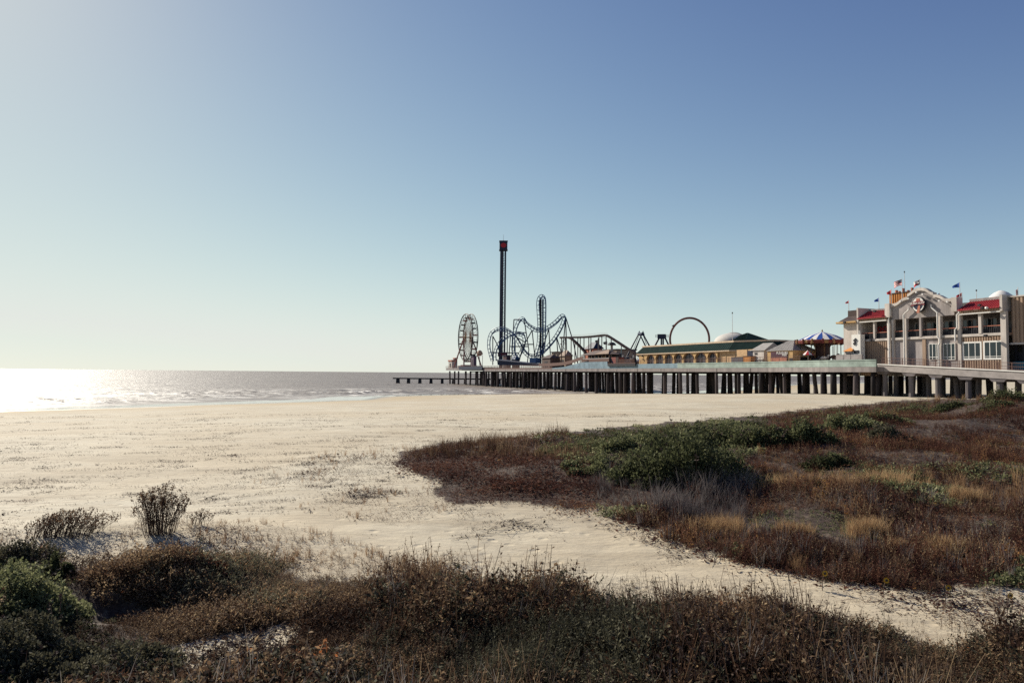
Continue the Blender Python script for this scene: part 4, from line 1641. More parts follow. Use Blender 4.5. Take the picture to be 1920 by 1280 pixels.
mb.plan([(a0, av - .3), (a1, av + 4.5), (a1, av + 5.2), (a0, av + .2)], zr0_ - .3, zr0_ - .01)
part(mb, 'cornice', mat('buff_trim', (0.55, 0.42, 0.30), 0.8), arc_b)
for px in (1205, 1206.5):
    x = wx(px, av)
    part(MB().box(x - .15, x + .15, av - .3, av - .02, DECK + (2.6 if px > 1206 else 3.6), DECK + (3.0 if px > 1206 else 4.1)), 'wall_lamp', M_DARK, arc_b)

# white dome behind it
gv = 16
gx = wx(1374, gv, 640)
gr = abs(wx(1397, gv, 640) - gx)
gz = zy(1374, 641, gv)
t = thing('white_dome', 'white dome rising behind the green arcade roof', 'dome', (gx, gv, DECK))
hz = zy(1374, 624, gv) - gz
prof = [(gr * math.cos(a), gz + hz * math.sin(a)) for a in np.linspace(0, math.pi / 2 - .02, 10)]
part(MB().lathe(gx, gv, [(gr, DECK)] + prof, 28), 'shell', mat('cream_dome', (0.50, 0.47, 0.43), 0.8, .15), t, smooth=True)
part(MB().tube([(gx + gr * 1.01 * math.cos(a), gv - .1, gz + (hz + .1) * math.sin(a)) for a in np.linspace(0.02, math.pi - .02, 20)], .14, 6), 'rib', M_NAVY, t)
gv = 12
x0, x1 = wx(1380, gv + 4.5, 640), wx(1424, gv + 4.5, 640)
zb_, zt_ = zy(1402, 638.5, gv), zy(1402, 623.5, gv + 4)
t = thing('pavilion', 'pavilion with a steep green pyramid roof behind the arcade', 'pavilion', (x0, gv, DECK))
part(hip_roof(MB(), x0, x1, gv, gv + 9, zb_, zt_, (x1 - x0) / 2, .3), 'roof', M_ROOFG, t)
mb = MB()
for i in range(22):
    f = (i + .5) / 22
    xa_ = x0 - .3 + (x1 - x0 + .6) * f
    lim = min(f, 1 - f) * 2
    mb.bar((xa_, gv - .32, zb_ + .04), (x0 - .3 + (x1 - x0 + .6) * f, gv - .32 + 4.8 * lim, zb_ + .04 + (zt_ - zb_) * lim), .07)
part(mb, 'roof_ribs', M_ROOFG, t)
part(MB().box(x0 + .2, x1 - .2, gv + .2, gv + 8.8, DECK, zb_ - .01).box(x0 - .35, x1 + .35, gv - .35, gv + 9.3, zb_ - .35, zb_ - .012), 'wall', M_YEL, t)
av2 = 8
w, z0, z1 = pole_top(1373.5, 588, 645, av2)
t = thing('antenna', 'tall thin mast rising in front of the white dome', 'mast', (w, av2, DECK))
part(MB().tube([(w, av2, DECK), (w, av2, z1)], [.1, .045], 6), 'mast', M_STRIPEW, t)
part(MB().box(w - .1, w + .1, av2 - .1, av2 + .1, z1, z1 + .4), 'tip', M_DARK, t)
w, z0, z1 = pole_top(1431.5, 637, 646, av2)
t = thing('weather_vane', 'small dark vane on a post above the small grey kiosk', 'vane', (w, av2, DECK))
part(MB().tube([(w, av2, DECK), (w, av2, z1)], .07, 6), 'post', M_DARK, t)
part(MB().box(w - .9, w + .9, av2 - .06, av2 + .06, z1 - 1.0, z1 - .85).bar((w - .9, av2, z1 - 1.7), (w - .9, av2, z1 - .9), .06).bar((w + .9, av2, z1 - 1.7), (w + .9, av2, z1 - .9), .06), 'arms', M_DARK, t)


# ------------------------------------------------------------------ rides: vertical working planes across the pier
class Plane:
    """vertical plane through (w0,v0), turned by ang from the pier axis"""

    def __init__(s, px, v, ang):
        s.w0, s.v0 = wx(px, v, 660), v
        s.e = DW * math.cos(ang) + DV * math.sin(ang)
        s.n = Vector((-s.e.y, s.e.x, 0))
        s.o = W(s.w0, s.v0, 0)

    def __call__(s, px, py, off=0.0):
        d = ray(px, py)
        o = Vector((0, 0, EYE))
        t = (s.o + s.n * off - o).dot(s.n) / d.dot(s.n)
        p = o + d * t - P0
        return Vector((p.dot(DW), p.dot(DV), p.z))

    def loc(s, p, a, b, c):
        """offset a along the plane, b away, c up"""
        ew, ev = s.e.dot(DW), s.e.dot(DV)
        nw, nv = s.n.dot(DW), s.n.dot(DV)
        return Vector((p[0] + a * ew + b * nw, p[1] + a * ev + b * nv, p[2] + c))


def pxm(px, v):
    """metres per photo pixel at a place on the pier"""
    w, z = A(px, 660, v)
    return float(project(np.array([W(w, v, z)]))[2][0]) / FPX


# ---- old jetty stub in the sea beyond the pier end
JP = Plane(738, -27, R(68.2))
j0 = JP(737, 709)
j1 = JP(1012, 709)
je = thing('old_jetty', 'low black jetty stub on squat piles beyond the pier end', 'jetty', (j0.x, j0.y, 0))
zt = JP(780, 708.2).z
wj = (j1 - j0).length


def jq(d, b_, z):
    p = JP.loc(j0, d, b_, 0)
    return (p.x, p.y, z)


part(MB().hexa([jq(0, -1.2, zt - .75), jq(wj, -1.2, zt - .75), jq(wj, 1.2, zt - .75), jq(0, 1.2, zt - .75), jq(0, -1.2, zt), jq(wj, -1.2, zt), jq(wj, 1.2, zt), jq(0, 1.2, zt)]), 'beam', M_DARK, je)
for px in (744, 765.5, 787, 808, 829, 850, 872, 893, 915, 937, 959, 981, 1003):
    d = (JP(px, 715) - j0).length
    t = 3.0 * pxm(px, -27)
    part(MB().hexa([jq(d - t * 1.15, -1.5, -1), jq(d + t * 1.15, -1.5, -1), jq(d + t * 1.15, 1.5, -1), jq(d - t * 1.15, 1.5, -1),
                    jq(d - t * .95, -1, zt - .74), jq(d + t * .95, -1, zt - .74), jq(d + t * .95, 1, zt - .74), jq(d - t * .95, 1, zt - .74)]), 'pile', M_DARK, je)

# ---- ferris wheel
fv = 7.0
hw, hz = A(877.3, 632.5, fv)
m_ = pxm(877, fv)
FR = 44.0 * m_
fd = 1.45
t = thing('ferris_wheel', 'white and red ferris wheel with twin dark rims at the sea end of the pier', 'ferris wheel', (hw, fv, DECK + .9))
NG = 20


def wp(r_, th, off):
    return (hw + r_ * math.cos(th), fv + off, hz + r_ * math.sin(th))


for off in (-fd, fd):
    mb = MB().tube([wp(FR, th, off) for th in np.linspace(0, 2 * math.pi, 61)[:-1]], .30, 6, closed=True)
    mb.tube([wp(FR * .86, th, off) for th in np.linspace(0, 2 * math.pi, 61)[:-1]], .09, 5, closed=True)
    rim = part(mb, 'rim', M_DARK, t)
    mb = MB()
    for j in range(NG):
        th = 2 * math.pi * j / NG
        mb.bar(wp(.5, th, off), wp(FR, th, off), .09)
        th2 = 2 * math.pi * (j + .5) / NG
        mb.bar(wp(.5, th, off), wp(FR * .86, th2, off), .05)
        mb.bar(wp(FR * .86, th2, off), wp(FR, th, off), .05)
    part(mb, 'spokes', mat('cream_spokes', (0.17, 0.095, 0.06), 0.5), rim)
    mb = MB().lathe(hw, fv, [(0, 0)], 3)
    ring = [wp(.8, th, off * 1.05) for th in np.linspace(0, 2 * math.pi, 13)[:-1]]
    part(MB().prism([(p[0], p[2]) for p in ring], fv + off - .25, fv + off + .25), 'hub', M_GOLD, rim)
part(MB().tube([(hw, fv - fd - 1.2, hz), (hw, fv + fd + 1.2, hz)], .38, 8), 'axle', M_GOLD, t)
zb_ = DECK + .9
for off in (-fd - .9, fd + .9):
    for s_ in (-1, 1):
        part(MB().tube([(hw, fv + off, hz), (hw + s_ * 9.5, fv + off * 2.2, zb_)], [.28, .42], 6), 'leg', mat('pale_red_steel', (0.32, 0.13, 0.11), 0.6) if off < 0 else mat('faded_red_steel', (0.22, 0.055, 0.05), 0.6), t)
for j in range(NG):
    th = 2 * math.pi * (j + .5) / NG
    x, y, z = wp(FR * .94, th, 0)
    g = MB()
    g.prism([(x - .9, z - .9), (x - .75, z - 1.6), (x + .75, z - 1.6), (x + .9, z - .9)], fv - 1.05, fv + 1.05)
    g.bar((x, fv - 1.2, z), (x, fv - 1.0, z - 1.0), .06)
    g.bar((x, fv + 1.2, z), (x, fv + 1.0, z - 1.0), .06)
    g.bar((x, fv - 1.3, z), (x, fv + 1.3, z), .07)
    go = part(g, 'gondola', (mat('gondola_red', (0.20, 0.035, 0.04), 0.5), M_NAVY, M_DARK)[j % 3], t)
part(MB().box(hw - 5, hw + 5, fv - 4, fv + 4, zb_, zb_ + 1.3).box(hw - 3.5, hw + 3.5, fv - 3, fv + 3, zb_ + 1.31, zb_ + 1.7), 'boarding_platform', mat('maroon_deck', (0.12, 0.04, 0.045), 0.7), t)


def booth(name, label, cat, px0, px1, pyw, pyt, v, mw, mr, kind='hip', dep=None, base=None, group=None, door=True):
    x0, x1 = wx(px0, v, 670), wx(px1, v, 670)
    if px1 < 1080:
        k_ = .45
        dep = (1 - k_) * (px1 - px0) * pxm((px0 + px1) / 2, v) / .93
        x1 = x0 + (x1 - x0) * k_
    zw, zt = zy((px0 + px1) / 2, pyw, v), zy((px0 + px1) / 2, pyt, v)
    b0 = DECK if base is None else base
    dep = dep or max(3.0, abs(x1 - x0) * .4)
    t = thing(name, label, cat, (x0, v, b0), group)
    part(MB().box(x0, x1, v, v + dep, b0 - .2, zw), 'wall', mw, t)
    if kind == 'hip':
        part(hip_roof(MB(), x0, x1, v, v + dep, zw, zt, (x1 - x0) * .28, .4), 'roof', mr, t)
    elif kind == 'flat':
        part(MB().box(x0 - .3, x1 + .3, v - .3, v + dep + .3, zw, zt), 'roof', mr, t)
    elif kind == 'gable':
        part(MB().add([(x0 - .4, v - .4, zw), (x1 + .4, v - .4, zw), (x1 + .4, v + dep + .4, zw), (x0 - .4, v + dep + .4, zw), (x0 - .2, v + dep / 2, zt), (x1 + .2, v + dep / 2, zt)],
                      [(0, 1, 5, 4), (1, 2, 5), (2, 3, 4, 5), (3, 0, 4), (3, 2, 1, 0)]), 'roof', mr, t)
    elif kind == 'dome':
        cx_, cy_ = (x0 + x1) / 2, v + dep / 2
        r_ = abs(x1 - x0) * .62
        part(MB().lathe(cx_, cy_, [(r_, zw)] + [(r_ * math.cos(a), zw + (zt - zw) * math.sin(a)) for a in np.linspace(.1, 1.5, 6)], 8), 'roof', mr, t)
    if door:
        xm = (x0 + x1) / 2
        hgt_ = max(.6, (zw - b0) * .55)
        part(MB().box(xm - (x1 - x0) * .16, xm + (x1 - x0) * .2, v - .06, v - .005, b0 + hgt_ * .25, b0 + hgt_ * 1.3), 'window', M_DARK, t)
    return t


PB = DECK + .9
booth('ticket_booth', 'pale booth with a red flat roof at the foot of the ferris wheel', 'booth', 841, 856, 677, 674.5, 3, M_CREAM, M_PINK, 'flat', base=PB)
booth('ticket_booth', 'small dark booth with a red roof behind the pale one', 'booth', 850, 857.5, 672.5, 670.5, 9, M_NAVY, M_PINK, 'flat', base=PB)
booth('control_cabin', 'mauve control cabin in front of the right legs of the ferris wheel', 'cabin', 883.5, 893.5, 668, 666.5, 2, mat('mauve_paint', (0.13, 0.085, 0.12), 0.7), M_NAVY, 'flat', base=PB)
bt = booth('lookout_booth', 'tan domed lookout booth raised on thin posts right of the ferris wheel', 'booth', 895.5, 903, 664.5, 656, 5, M_PINK, mat('tan_dome', (0.42, 0.27, 0.18), 0.7), 'dome', base=zy(899, 666, 5), door=False)
b_ = BASE[bt.name]
mb = MB()
for dx_ in (0.3, 5):
    mb.tube([(b_.x + dx_, b_.y + 1, PB), (b_.x + dx_, b_.y + 1, b_.z)], .12, 6)
part(mb, 'posts', M_DARK, bt)

# ---- drop tower
tv = 18.0
tw = wx(942.6, tv, 600)
m_ = pxm(942, tv)
ztop, zcap0 = zy(943.3, 454, tv), zy(943.3, 469, tv)
hwd = 7.4 * m_
tp = Plane(942.6, tv, R(70))
t = thing('drop_tower', 'tall slim ride tower with a navy cabin and red disc at its top', 'tower', (tw, tv, DECK))
o0 = (tw, tv, 0)
mast = MB()
legs3 = [(-4.4 * m_, -.6), (-1.2 * m_, .9), (3.9 * m_, -.2)]
for k, (a, b) in enumerate(legs3):
    p0, p1 = tp.loc((tw, tv, DECK), a, b, 0), tp.loc((tw, tv, zcap0 + .5), a, b, 0)
    part(MB().tube([p0, p1], (.5, .55, .45)[k], 8), 'column', (M_NAVY, mat('grey_steel', (0.10, 0.10, 0.13), 0.5), M_NAVY)[k], t)
z = DECK + 1
mb = MB()
i = 0
while z < zcap0 - 2:
    q = [tp.loc((tw, tv, z), a, b, 0) for a, b in legs3]
    q2 = [tp.loc((tw, tv, z + 2.6), a, b, 0) for a, b in legs3]
    for k in range(3):
        mb.bar(q[k], q[(k + 1) % 3], .09)
        mb.bar(q[k], q2[(k + 1) % 3], .07)
    z += 2.6
part(mb, 'lattice', M_DARK, t)


def obox(P_, c, a, b, z0, z1, mb=None):
    mb = mb or MB()
    pts = [P_.loc((c[0], c[1], z0), sa * a, sb * b, 0) for sa, sb in ((-1, -1), (1, -1), (1, 1), (-1, 1))]
    pts += [P_.loc((c[0], c[1], z1), sa * a, sb * b, 0) for sa, sb in ((-1, -1), (1, -1), (1, 1), (-1, 1))]
    return mb.hexa(pts)


cab = obox(tp, (tw, tv), hwd, hwd, zcap0, ztop)
obox(tp, (tw, tv), hwd * 1.08, hwd * 1.08, zcap0 - .35, zcap0 - .01, cab)
obox(tp, (tw, tv), hwd * 1.08, hwd * 1.08, ztop + .01, ztop + .35, cab)
co = part(cab, 'top_cabin', M_NAVY, t)
zc_ = (zcap0 + ztop) / 2
front = tp.n.dot(Vector((W(tw, tv, 0) - Vector((0, 0, 0))))) > 0
sgn = -1 if front else 1
disc = [tp.loc((tw, tv, zc_), hwd * .72 * math.cos(a), sgn * (hwd * 1.02), hwd * .62 * math.sin(a)) for a in np.linspace(0, 2 * math.pi, 21)[:-1]]
disc2 = [tp.loc(p, 0, sgn * .12, 0) for p in disc]
mb = MB().add(disc + disc2, [tuple(range(20)), tuple(range(39, 19, -1))] + [(i, (i + 1) % 20, 20 + (i + 1) % 20, 20 + i) for i in range(20)])
part(mb, 'disc_sign', mat('red_sign', (0.36, 0.02, 0.035), 0.5), co, 'round red sign')
part(MB().tube([(tw, tv, ztop), (tw, tv, zy(942, 440.5, tv))], [.12, .05], 6), 'antenna', M_STRIPEW, t)
zc_ = zy(940, 668, tv)
part(obox(tp, (tw, tv), hwd * 1.15, hwd * 1.15, zc_, zc_ + 2.2), 'carriage', mat('carriage_maroon', (0.10, 0.02, 0.03), 0.6), t, 'maroon ride carriage round the foot')

# ---- roller coaster
CP = Plane(918, 4, R(22))
t = thing('roller_coaster', 'blue tubular roller coaster with a vertical lift tower, loops and dark supports', 'roller coaster', (wx(990, 12), 12, DECK))
tracks = [
    [(977, 597.5), (982, 599.5), (986, 606), (994, 612.5), (1003, 617.5), (1012, 619), (1022, 617.5), (1034, 610), (1044, 602), (1051, 594.5), (1055, 593),
     (1057.5, 597), (1054, 609), (1046.5, 624), (1038, 637), (1027, 650), (1019, 658), (1011, 664), (1001, 668), (991, 666), (984, 660), (978, 651), (972, 641), (966, 632)],
    [(977, 597.5), (972, 603), (968, 612), (965, 622), (963, 632), (962.5, 645), (962, 655), (965, 664), (970, 672)],
    [(966, 632), (958, 624), (948, 618), (938, 616.8), (928, 619), (921, 625), (917, 636), (916.5, 650), (919, 662), (923, 675)],
    [(928, 676), (928, 662), (932, 650), (941, 638), (952, 630), (962, 626), (972, 625.5), (980, 628), (983, 636), (982, 646), (979, 656), (972, 668)],
    [(1003, 668), (1007, 655), (1010, 640), (1011, 610), (1010, 590), (1009, 570), (1010.5, 560), (1015, 556), (1019.5, 559), (1021, 568), (1021, 590),
     (1020.5, 620), (1019.5, 645), (1015, 662)],
]
offs = [(0, 2), (0, -2), (2, -3), (-3, 3), (5, 3)]
HG = 0.95
for tr, (oa, ob) in zip(tracks, offs):
    raw = [CP(x, y, oa + (ob - oa) * i / (len(tr) - 1)) for i, (x, y) in enumerate(tr)]
    P_ = catmull(raw, 7)
    left, right, spine = [], [], []
    mb = MB()
    for i, p in enumerate(P_):
        tg = (P_[min(i + 1, len(P_) - 1)] - P_[max(i - 1, 0)]).normalized()
        nn = Vector((CP.n.dot(DW), CP.n.dot(DV), 0))
        sd_ = tg.cross(nn)
        sd_.normalize()
        left.append(p + sd_ * HG)
        right.append(p - sd_ * HG)
        spine.append(p + nn * .8)
    mb.tube(left, .17, 5)
    mb.tube(right, .17, 5)
    mb.tube(spine, .28, 6)
    acc = 0
    for i in range(1, len(P_)):
        acc += (P_[i] - P_[i - 1]).length
        if acc > 1.7:
            acc = 0
            mb.bar(left[i], right[i], .11)
            mb.bar(left[i], spine[i], .10)
            mb.bar(right[i], spine[i], .10)
    part(mb, 'track', M_BLUE, t)
sup = [[(963.7, 599), (959, 682)], [(963.7, 599), (977, 599)], [(983, 600.6), (991.6, 655.5), (988.6, 682)], [(997.7, 619), (1004, 680)], [(997.7, 619), (980, 651.5), (972, 682)],
       [(1029, 617), (1033, 682)], [(1029, 617), (1019.6, 646), (1010, 680)], [(1060.7, 594.5), (1054.6, 663.6), (1053, 682)], [(1060.7, 594.5), (1063, 682)],
       [(1060.7, 594.5), (1074.5, 639), (1083, 680)], [(1043.5, 631), (1047.5, 682)], [(1043.5, 631), (1053, 662.6), (1058, 682)], [(924, 630), (924, 684)], [(924, 630), (933, 647), (943, 682)],
       [(951.5, 619), (950.5, 684)], [(956.6, 649.4), (990, 649.4)], [(969.8, 623.5), (986, 623.5)], [(981, 645.4), (1000, 645.4)], [(920, 660.5), (972, 661.5)],
       [(965.7, 630), (985, 642)], [(936, 640), (936, 684)], [(957, 632), (953, 684)], [(966, 640), (966, 684)]]
for i, sp in enumerate(sup):
    q = [CP(x, y, 1.2 if i % 2 else 2.2) for x, y in sp]
    part(MB().tube(q, .26, 6), 'support', M_NAVY, t)
mb = MB()
for x in (1012.8, 1014.5, 1017.2, 1018.6):
    mb.tube([CP(x, 561, 4 if x < 1016 else 5), CP(x - .2, 682, 4)], .26, 6)
yy = 564
while yy < 675:
    mb.bar(CP(1009.5, yy, 4.5), CP(1021.5, yy + .3, 4.5), .16)
    mb.bar(CP(1013, yy, 4.5), CP(1018.5, yy + 6, 4.5), .11)
    yy += 6.5
part(mb, 'lift_tower', M_DARK, t)
q = [CP(x, y, -3) for x, y in ((931, 673.5), (960, 676.2), (985, 678.8), (1012, 681.3))]
mb = MB()
for a, b in zip(q[:-1], q[1:]):
    mb.hexa([CP.loc(a, 0, 0, -.45), CP.loc(b, 0, 0, -.45), CP.loc(b, 0, 3, -.45), CP.loc(a, 0, 3, -.45), a, b, CP.loc(b, 0, 3, 0), CP.loc(a, 0, 3, 0)])
part(mb, 'station_edge', mat('pale_steel', (0.34, 0.33, 0.36), 0.4), t, 'pale edge of the loading station')
a, b = CP(932, 676, -2.8), CP(1011, 684, -2.8)
part(MB().hexa([CP(933, 684, -2.8), CP(1009, 686, -2.8), CP(1009, 686, 2), CP(933, 684, 2), CP(932, 675.5, -2.8), CP(1012, 683, -2.8), CP(1012, 683, 2), CP(932, 675.5, 2)]), 'station', M_NAVY, t)
a = CP(1003, 672, -2)
part(obox(CP, a, 2.0, 1.5, a.z - 2, a.z + .3), 'lift_motor_house', M_BLUE, t)
booth('ride_shed', 'dark maroon shed under the coaster loops', 'shed', 943, 958, 667, 665.5, 14, mat('dark_maroon', (0.06, 0.025, 0.03), 0.7), M_NAVY, 'flat')
booth('ride_shed', 'blue gabled shed beneath the coaster valley', 'shed', 960, 974, 673, 666.5, 10, M_NAVY, M_BLUE, 'gable')

# ---- low buildings behind the coaster and the flume
booth('low_building', 'brown roofed low hall beside the coaster lift tower', 'building', 1016, 1052, 671, 664, 6, mat('brown_wall', (0.11, 0.075, 0.065), 0.8), mat('dull_brown_roof', (0.08, 0.055, 0.05), 0.7), 'hip')
booth('low_building', 'tan gabled shed with a sloping sunlit roof end left of the flume', 'building', 1050, 1074, 667, 656, 10, mat('tan_wall', (0.30, 0.22, 0.16), 0.8), M_SHADEC, 'hip')
booth('low_building', 'small tan flat building behind the brown roofed hall', 'building', 1034, 1058, 660, 658.7, 22, mat('tan_wall2', (0.36, 0.27, 0.2), 0.8), M_TIMB, 'flat', door=False)
booth('low_building', 'long tan flat roofed building behind the flume posts', 'building', 1105, 1156, 657, 655.3, 20, M_SHADEC, M_DARK, 'flat', door=False)
# blue gabled hut
hv = 12
x0, x1 = wx(1093, hv), wx(1112, hv)
t = thing('ride_hut', 'small hut with a steep navy gable roof and pink walls', 'hut', (x0, hv, DECK))
zw, zt_ = zy(1102, 654, hv), zy(1102, 641, hv)
part(MB().box(x0 + .6, x1 - .6, hv + .4, hv + 4, DECK, zw), 'wall', M_PINK, t)
part(MB().add([(x0, hv, zw), (x1, hv, zw), (x1, hv + 5, zw), (x0, hv + 5, zw), (x0 + 2.6, hv + 2.5, zt_), (x1 - 1.8, hv + 2.5, zt_)],
              [(0, 1, 5, 4), (1, 2, 5), (2, 3, 4, 5), (3, 0, 4), (3, 2, 1, 0)]), 'roof', M_NAVY, t)
x = wx(1106, hv)
part(MB().box(x - .5, x + .5, hv + .2, hv + .39, DECK, zw), 'door_post', M_STRIPEW, t)

# ---- flume ride
FP = Plane(1090, 9, R(15))
t = thing('flume_ride', 'brown flume ride with a raised trough and two long sloping drops on thin posts', 'flume', (wx(1120, 9), 9, DECK))


def trough(pts, off, hh=0.5):
    P_ = catmull([FP(x, y, off) for x, y in pts], 5)
    mb = MB()
    nn = Vector((FP.n.dot(DW), FP.n.dot(DV), 0))
    for a, b in zip(P_[:-1], P_[1:]):
        u = Vector((0, 0, hh))
        mb.hexa([a - u, b - u, b - u + nn * 1.2, a - u + nn * 1.2, a + u, b + u, b + u + nn * 1.2, a + u + nn * 1.2])
    return part(mb, 'trough', M_BROWNS, t)


trough([(1049, 632.6), (1062, 632.5), (1090, 632), (1110, 630.6), (1127, 628.6), (1134, 628.4), (1140, 631), (1152, 638.5), (1165, 647), (1180, 656.7), (1198, 668)], 0, .34)
trough([(1060, 632.5), (1067, 633.5), (1074, 638.5), (1084, 648), (1092, 656.5), (1097, 662)], -2.5, .34)
for px, yt in ((1053, 633), (1060, 633), (1083.5, 633), (1088, 633), (1095, 632.5), (1104, 632), (1108, 632), (1123, 630), (1128.5, 629), (1136.5, 630), (1146, 635), (1165, 647), (1071, 637), (1078, 643)):
    part(MB().tube([FP(px, yt, .6), FP(px - .2, 682, .6)], .2, 6), 'post', M_TIMB if px != 1165 else M_GREEN, t)
mb = MB()
for x in np.linspace(1070, 1138, 30):
    yb = 633 - (x - 1090) * .1 if x > 1090 else 632.6
    mb.bar(FP(x, yb, .2), FP(x, yb - 5, .2), .035)
mb.tube([FP(1070, 627.8, .2), FP(1090, 627.5, .2), FP(1132, 623.5, .2), FP(1140, 626, .2)], .035, 4)
part(mb, 'handrail', M_STRIPEW, t)
for a, b in (((1050, 645), (1062, 645)), ((1051, 634), (1061, 645)), ((1061, 634), (1051, 645)), ((1051, 645), (1061, 657)), ((1123, 631), (1137, 633))):
    part(MB().bar(FP(*a, .9), FP(*b, .9), .09), 'brace', M_DARK, t)
# floodlights under the flume
lv = 4.0
for px, py, lab in ((1119.5, 640, 'lamp post with a dark square floodlight, the one nearest the navy hut'),
                    (1135, 643, 'lamp post with a dark square floodlight under the top of the flume drop')):
    x = wx(px + 2, lv)
    z = zy(px, py, lv)
    l_ = thing('lamp_post', lab, 'lamp post', (x, lv, DECK), 'floodlight posts by the flume')
    part(MB().tube([(x, lv, DECK), (x, lv, z + 1.2)], .16, 6), 'post', M_STUC, l_)
    part(MB().hexa([(x - 1.1, lv - .4, z - .5), (x - .1, lv - .2, z - .45), (x - .1, lv + .4, z - .45), (x - 1.1, lv + .4, z - .5), (x - 1.3, lv - .6, z + .3), (x - .1, lv - .2, z + .5), (x - .1, lv + .4, z + .5), (x - 1.3, lv + .4, z + .3)]), 'lamp_head', M_DARK, l_)
x, z = wx(1147, lv), zy(1147, 641.5, lv)
t = thing('parasol', 'dark domed parasol on a pale column under the flume slope', 'parasol', (x, lv, DECK))
part(MB().lathe(x, lv, [(1.5, z - 1.0), (1.3, z - .5), (.8, z - .1), (.03, z + .1)], 12), 'canopy', M_DARK, t)
part(MB().tube([(x, lv, DECK), (x, lv, z - .4)], .4, 8), 'column', M_STUC, t)

# ---- open pavilion in front of the flume
ov = 1.0
x0, x1 = wx(1089.5, ov, 670), wx(1142.5, ov, 670)
zw, zt_ = zy(1116, 664.8, ov), zy(1120, 657.5, ov + 4)
PF = PTOP + 1.0
t = thing('open_pavilion', 'open sided pavilion with a low brown hip roof above the curved wall', 'pavilion', (x0, ov, PF))
rf = part(hip_roof(MB(), x0, x1, ov, ov + 5, zw, zt_, 6, .3), 'roof', mat('pavilion_roof', (0.12, 0.085, 0.075), 0.75), t)
xm = x0 + (x1 - x0) * .62
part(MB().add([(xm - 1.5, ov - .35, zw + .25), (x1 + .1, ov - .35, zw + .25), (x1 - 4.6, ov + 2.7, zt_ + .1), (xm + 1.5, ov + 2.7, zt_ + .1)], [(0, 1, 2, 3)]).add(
    [(xm - 1.5, ov - .36, zw + .05), (x1 + .1, ov - .36, zw + .05), (x1 + .1, ov - .36, zw + .25), (xm - 1.5, ov - .36, zw + .25)], [(0, 1, 2, 3)]), 'sunlit_slope', M_SHADEC, rf, 'roof slope coloured paler as if sunlit')  # paler sheet over part of the roof, sunlight put into its colour
n = 8
for i in range(n + 1):
    x = x0 + .3 + (x1 - x0 - .6) * i / n
    part(MB().box(x - .12, x + .12, ov + .05, ov + .29, PF - .4, zw), 'post', M_TIMB, t)
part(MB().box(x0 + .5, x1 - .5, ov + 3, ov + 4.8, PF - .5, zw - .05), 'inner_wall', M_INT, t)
part(MB().box(x0 + .2, x1 - .2, ov - .06, ov + .04, PF - .1, PF + 1.05), 'rail_panel', M_RAIL, t)
part(MB().box(x0 + .2, x1 - .2, ov - .1, ov + .1, PF + 1.06, PF + 1.18), 'handrail', M_STRIPEW, t)
for px, mm in ((1105, M_CREAM), (1133, M_YEL), (1129, M_SHADEC), (1117, M_BLUEP)):
    x = wx(px, ov + 2.6)
    part(MB().box(x - .6, x + .6, ov + 2.6, ov + 2.98, PF, PF + 2.0), 'interior_panel', mm, t)  # the ochre panel stands in for a lit patch of the interior
# dark timber bay, slatted bin and picket fence to its right
dv = -0.25
x0, x1 = wx(1139.5, dv), wx(1191.5, dv)
t = thing('boarded_bay', 'dark boarded section standing out along the pier edge right of the pavilion', 'fence', (x0, dv, DECK))
z0, z1 = zy(1160, 686, dv), zy(1160, 681.3, dv)
part(MB().box(x0, x1, dv - .1, dv + .2, z0, z1), 'boards', M_DARK, t)
part(MB().box(x0, x1, dv - .14, dv + .24, z1 - .05, z1 + .12), 'rail', M_RAIL, t)
pf = MB()
xa_, xb_ = wx(1161, dv), wx(1190, dv)
i = xa_
while i < xb_:
    pf.box(i - .1, i + .1, dv, dv + .08, z1 + .05, z1 + 1.4)
    i += .62
part(pf, 'pickets', M_RAIL, t)
bv = 0.6
x0, x1 = wx(1147.5, bv), wx(1160, bv)
z0, z1 = z1 + .1, zy(1154, 669.5, bv)
t = thing('slatted_bin', 'dark red slatted bin with one sloping side by the boarded bay', 'bin', (x0, bv, DECK))
mb = MB().prism([(x0 + 2.5, DECK), (x1, DECK), (x1, z1), (x0 - .6, z1)], bv, bv + 2)
part(mb, 'body', mat('bin_red', (0.20, 0.055, 0.045), 0.7), t)
mb = MB()
for i in range(10):
    x = x0 + 2.6 + (x1 - x0 - 2.7) * i / 9
    mb.box(x - .08, x + .08, bv - .08, bv - .005, DECK + .3, z1)
part(mb, 'slats', M_BROWNS, t)
# little spinning ride with pods
rv_ = 8
rw = wx(1178, rv_)
t = thing('pod_ride', 'small spinning ride with blue and white pods at the foot of the flume', 'ride', (rw, rv_, DECK))
part(MB().lathe(rw, rv_, [(.9, DECK), (.6, DECK + 2), (.3, DECK + 3.8), (.02, DECK + 4.4)], 10), 'hub', M_NAVY, t)
for j in range(9):
    th = 2 * math.pi * j / 9 + .3
    ex_, ey_ = rw + 6.2 * math.cos(th), rv_ + 4.2 * math.sin(th)
    z = DECK + 2.6 + .5 * math.sin(j * 1.9)
    a_ = part(MB().bar((rw, rv_, DECK + 2.4), (ex_, ey_, z), .16), 'arm', M_STRIPEW, t)
    part(MB().lathe(ex_, ey_, [(.1, z - .9), (1.0, z - .6), (1.15, z + .1), (.9, z + .6)], 8), 'pod', (M_BLUEB, M_NAVY, M_DARK)[j % 3], a_)
    part(MB().tube([(ex_, ey_, z), (ex_, ey_, z + 1.6)], .14, 5), 'canopy_post', M_STRIPEW, a_)

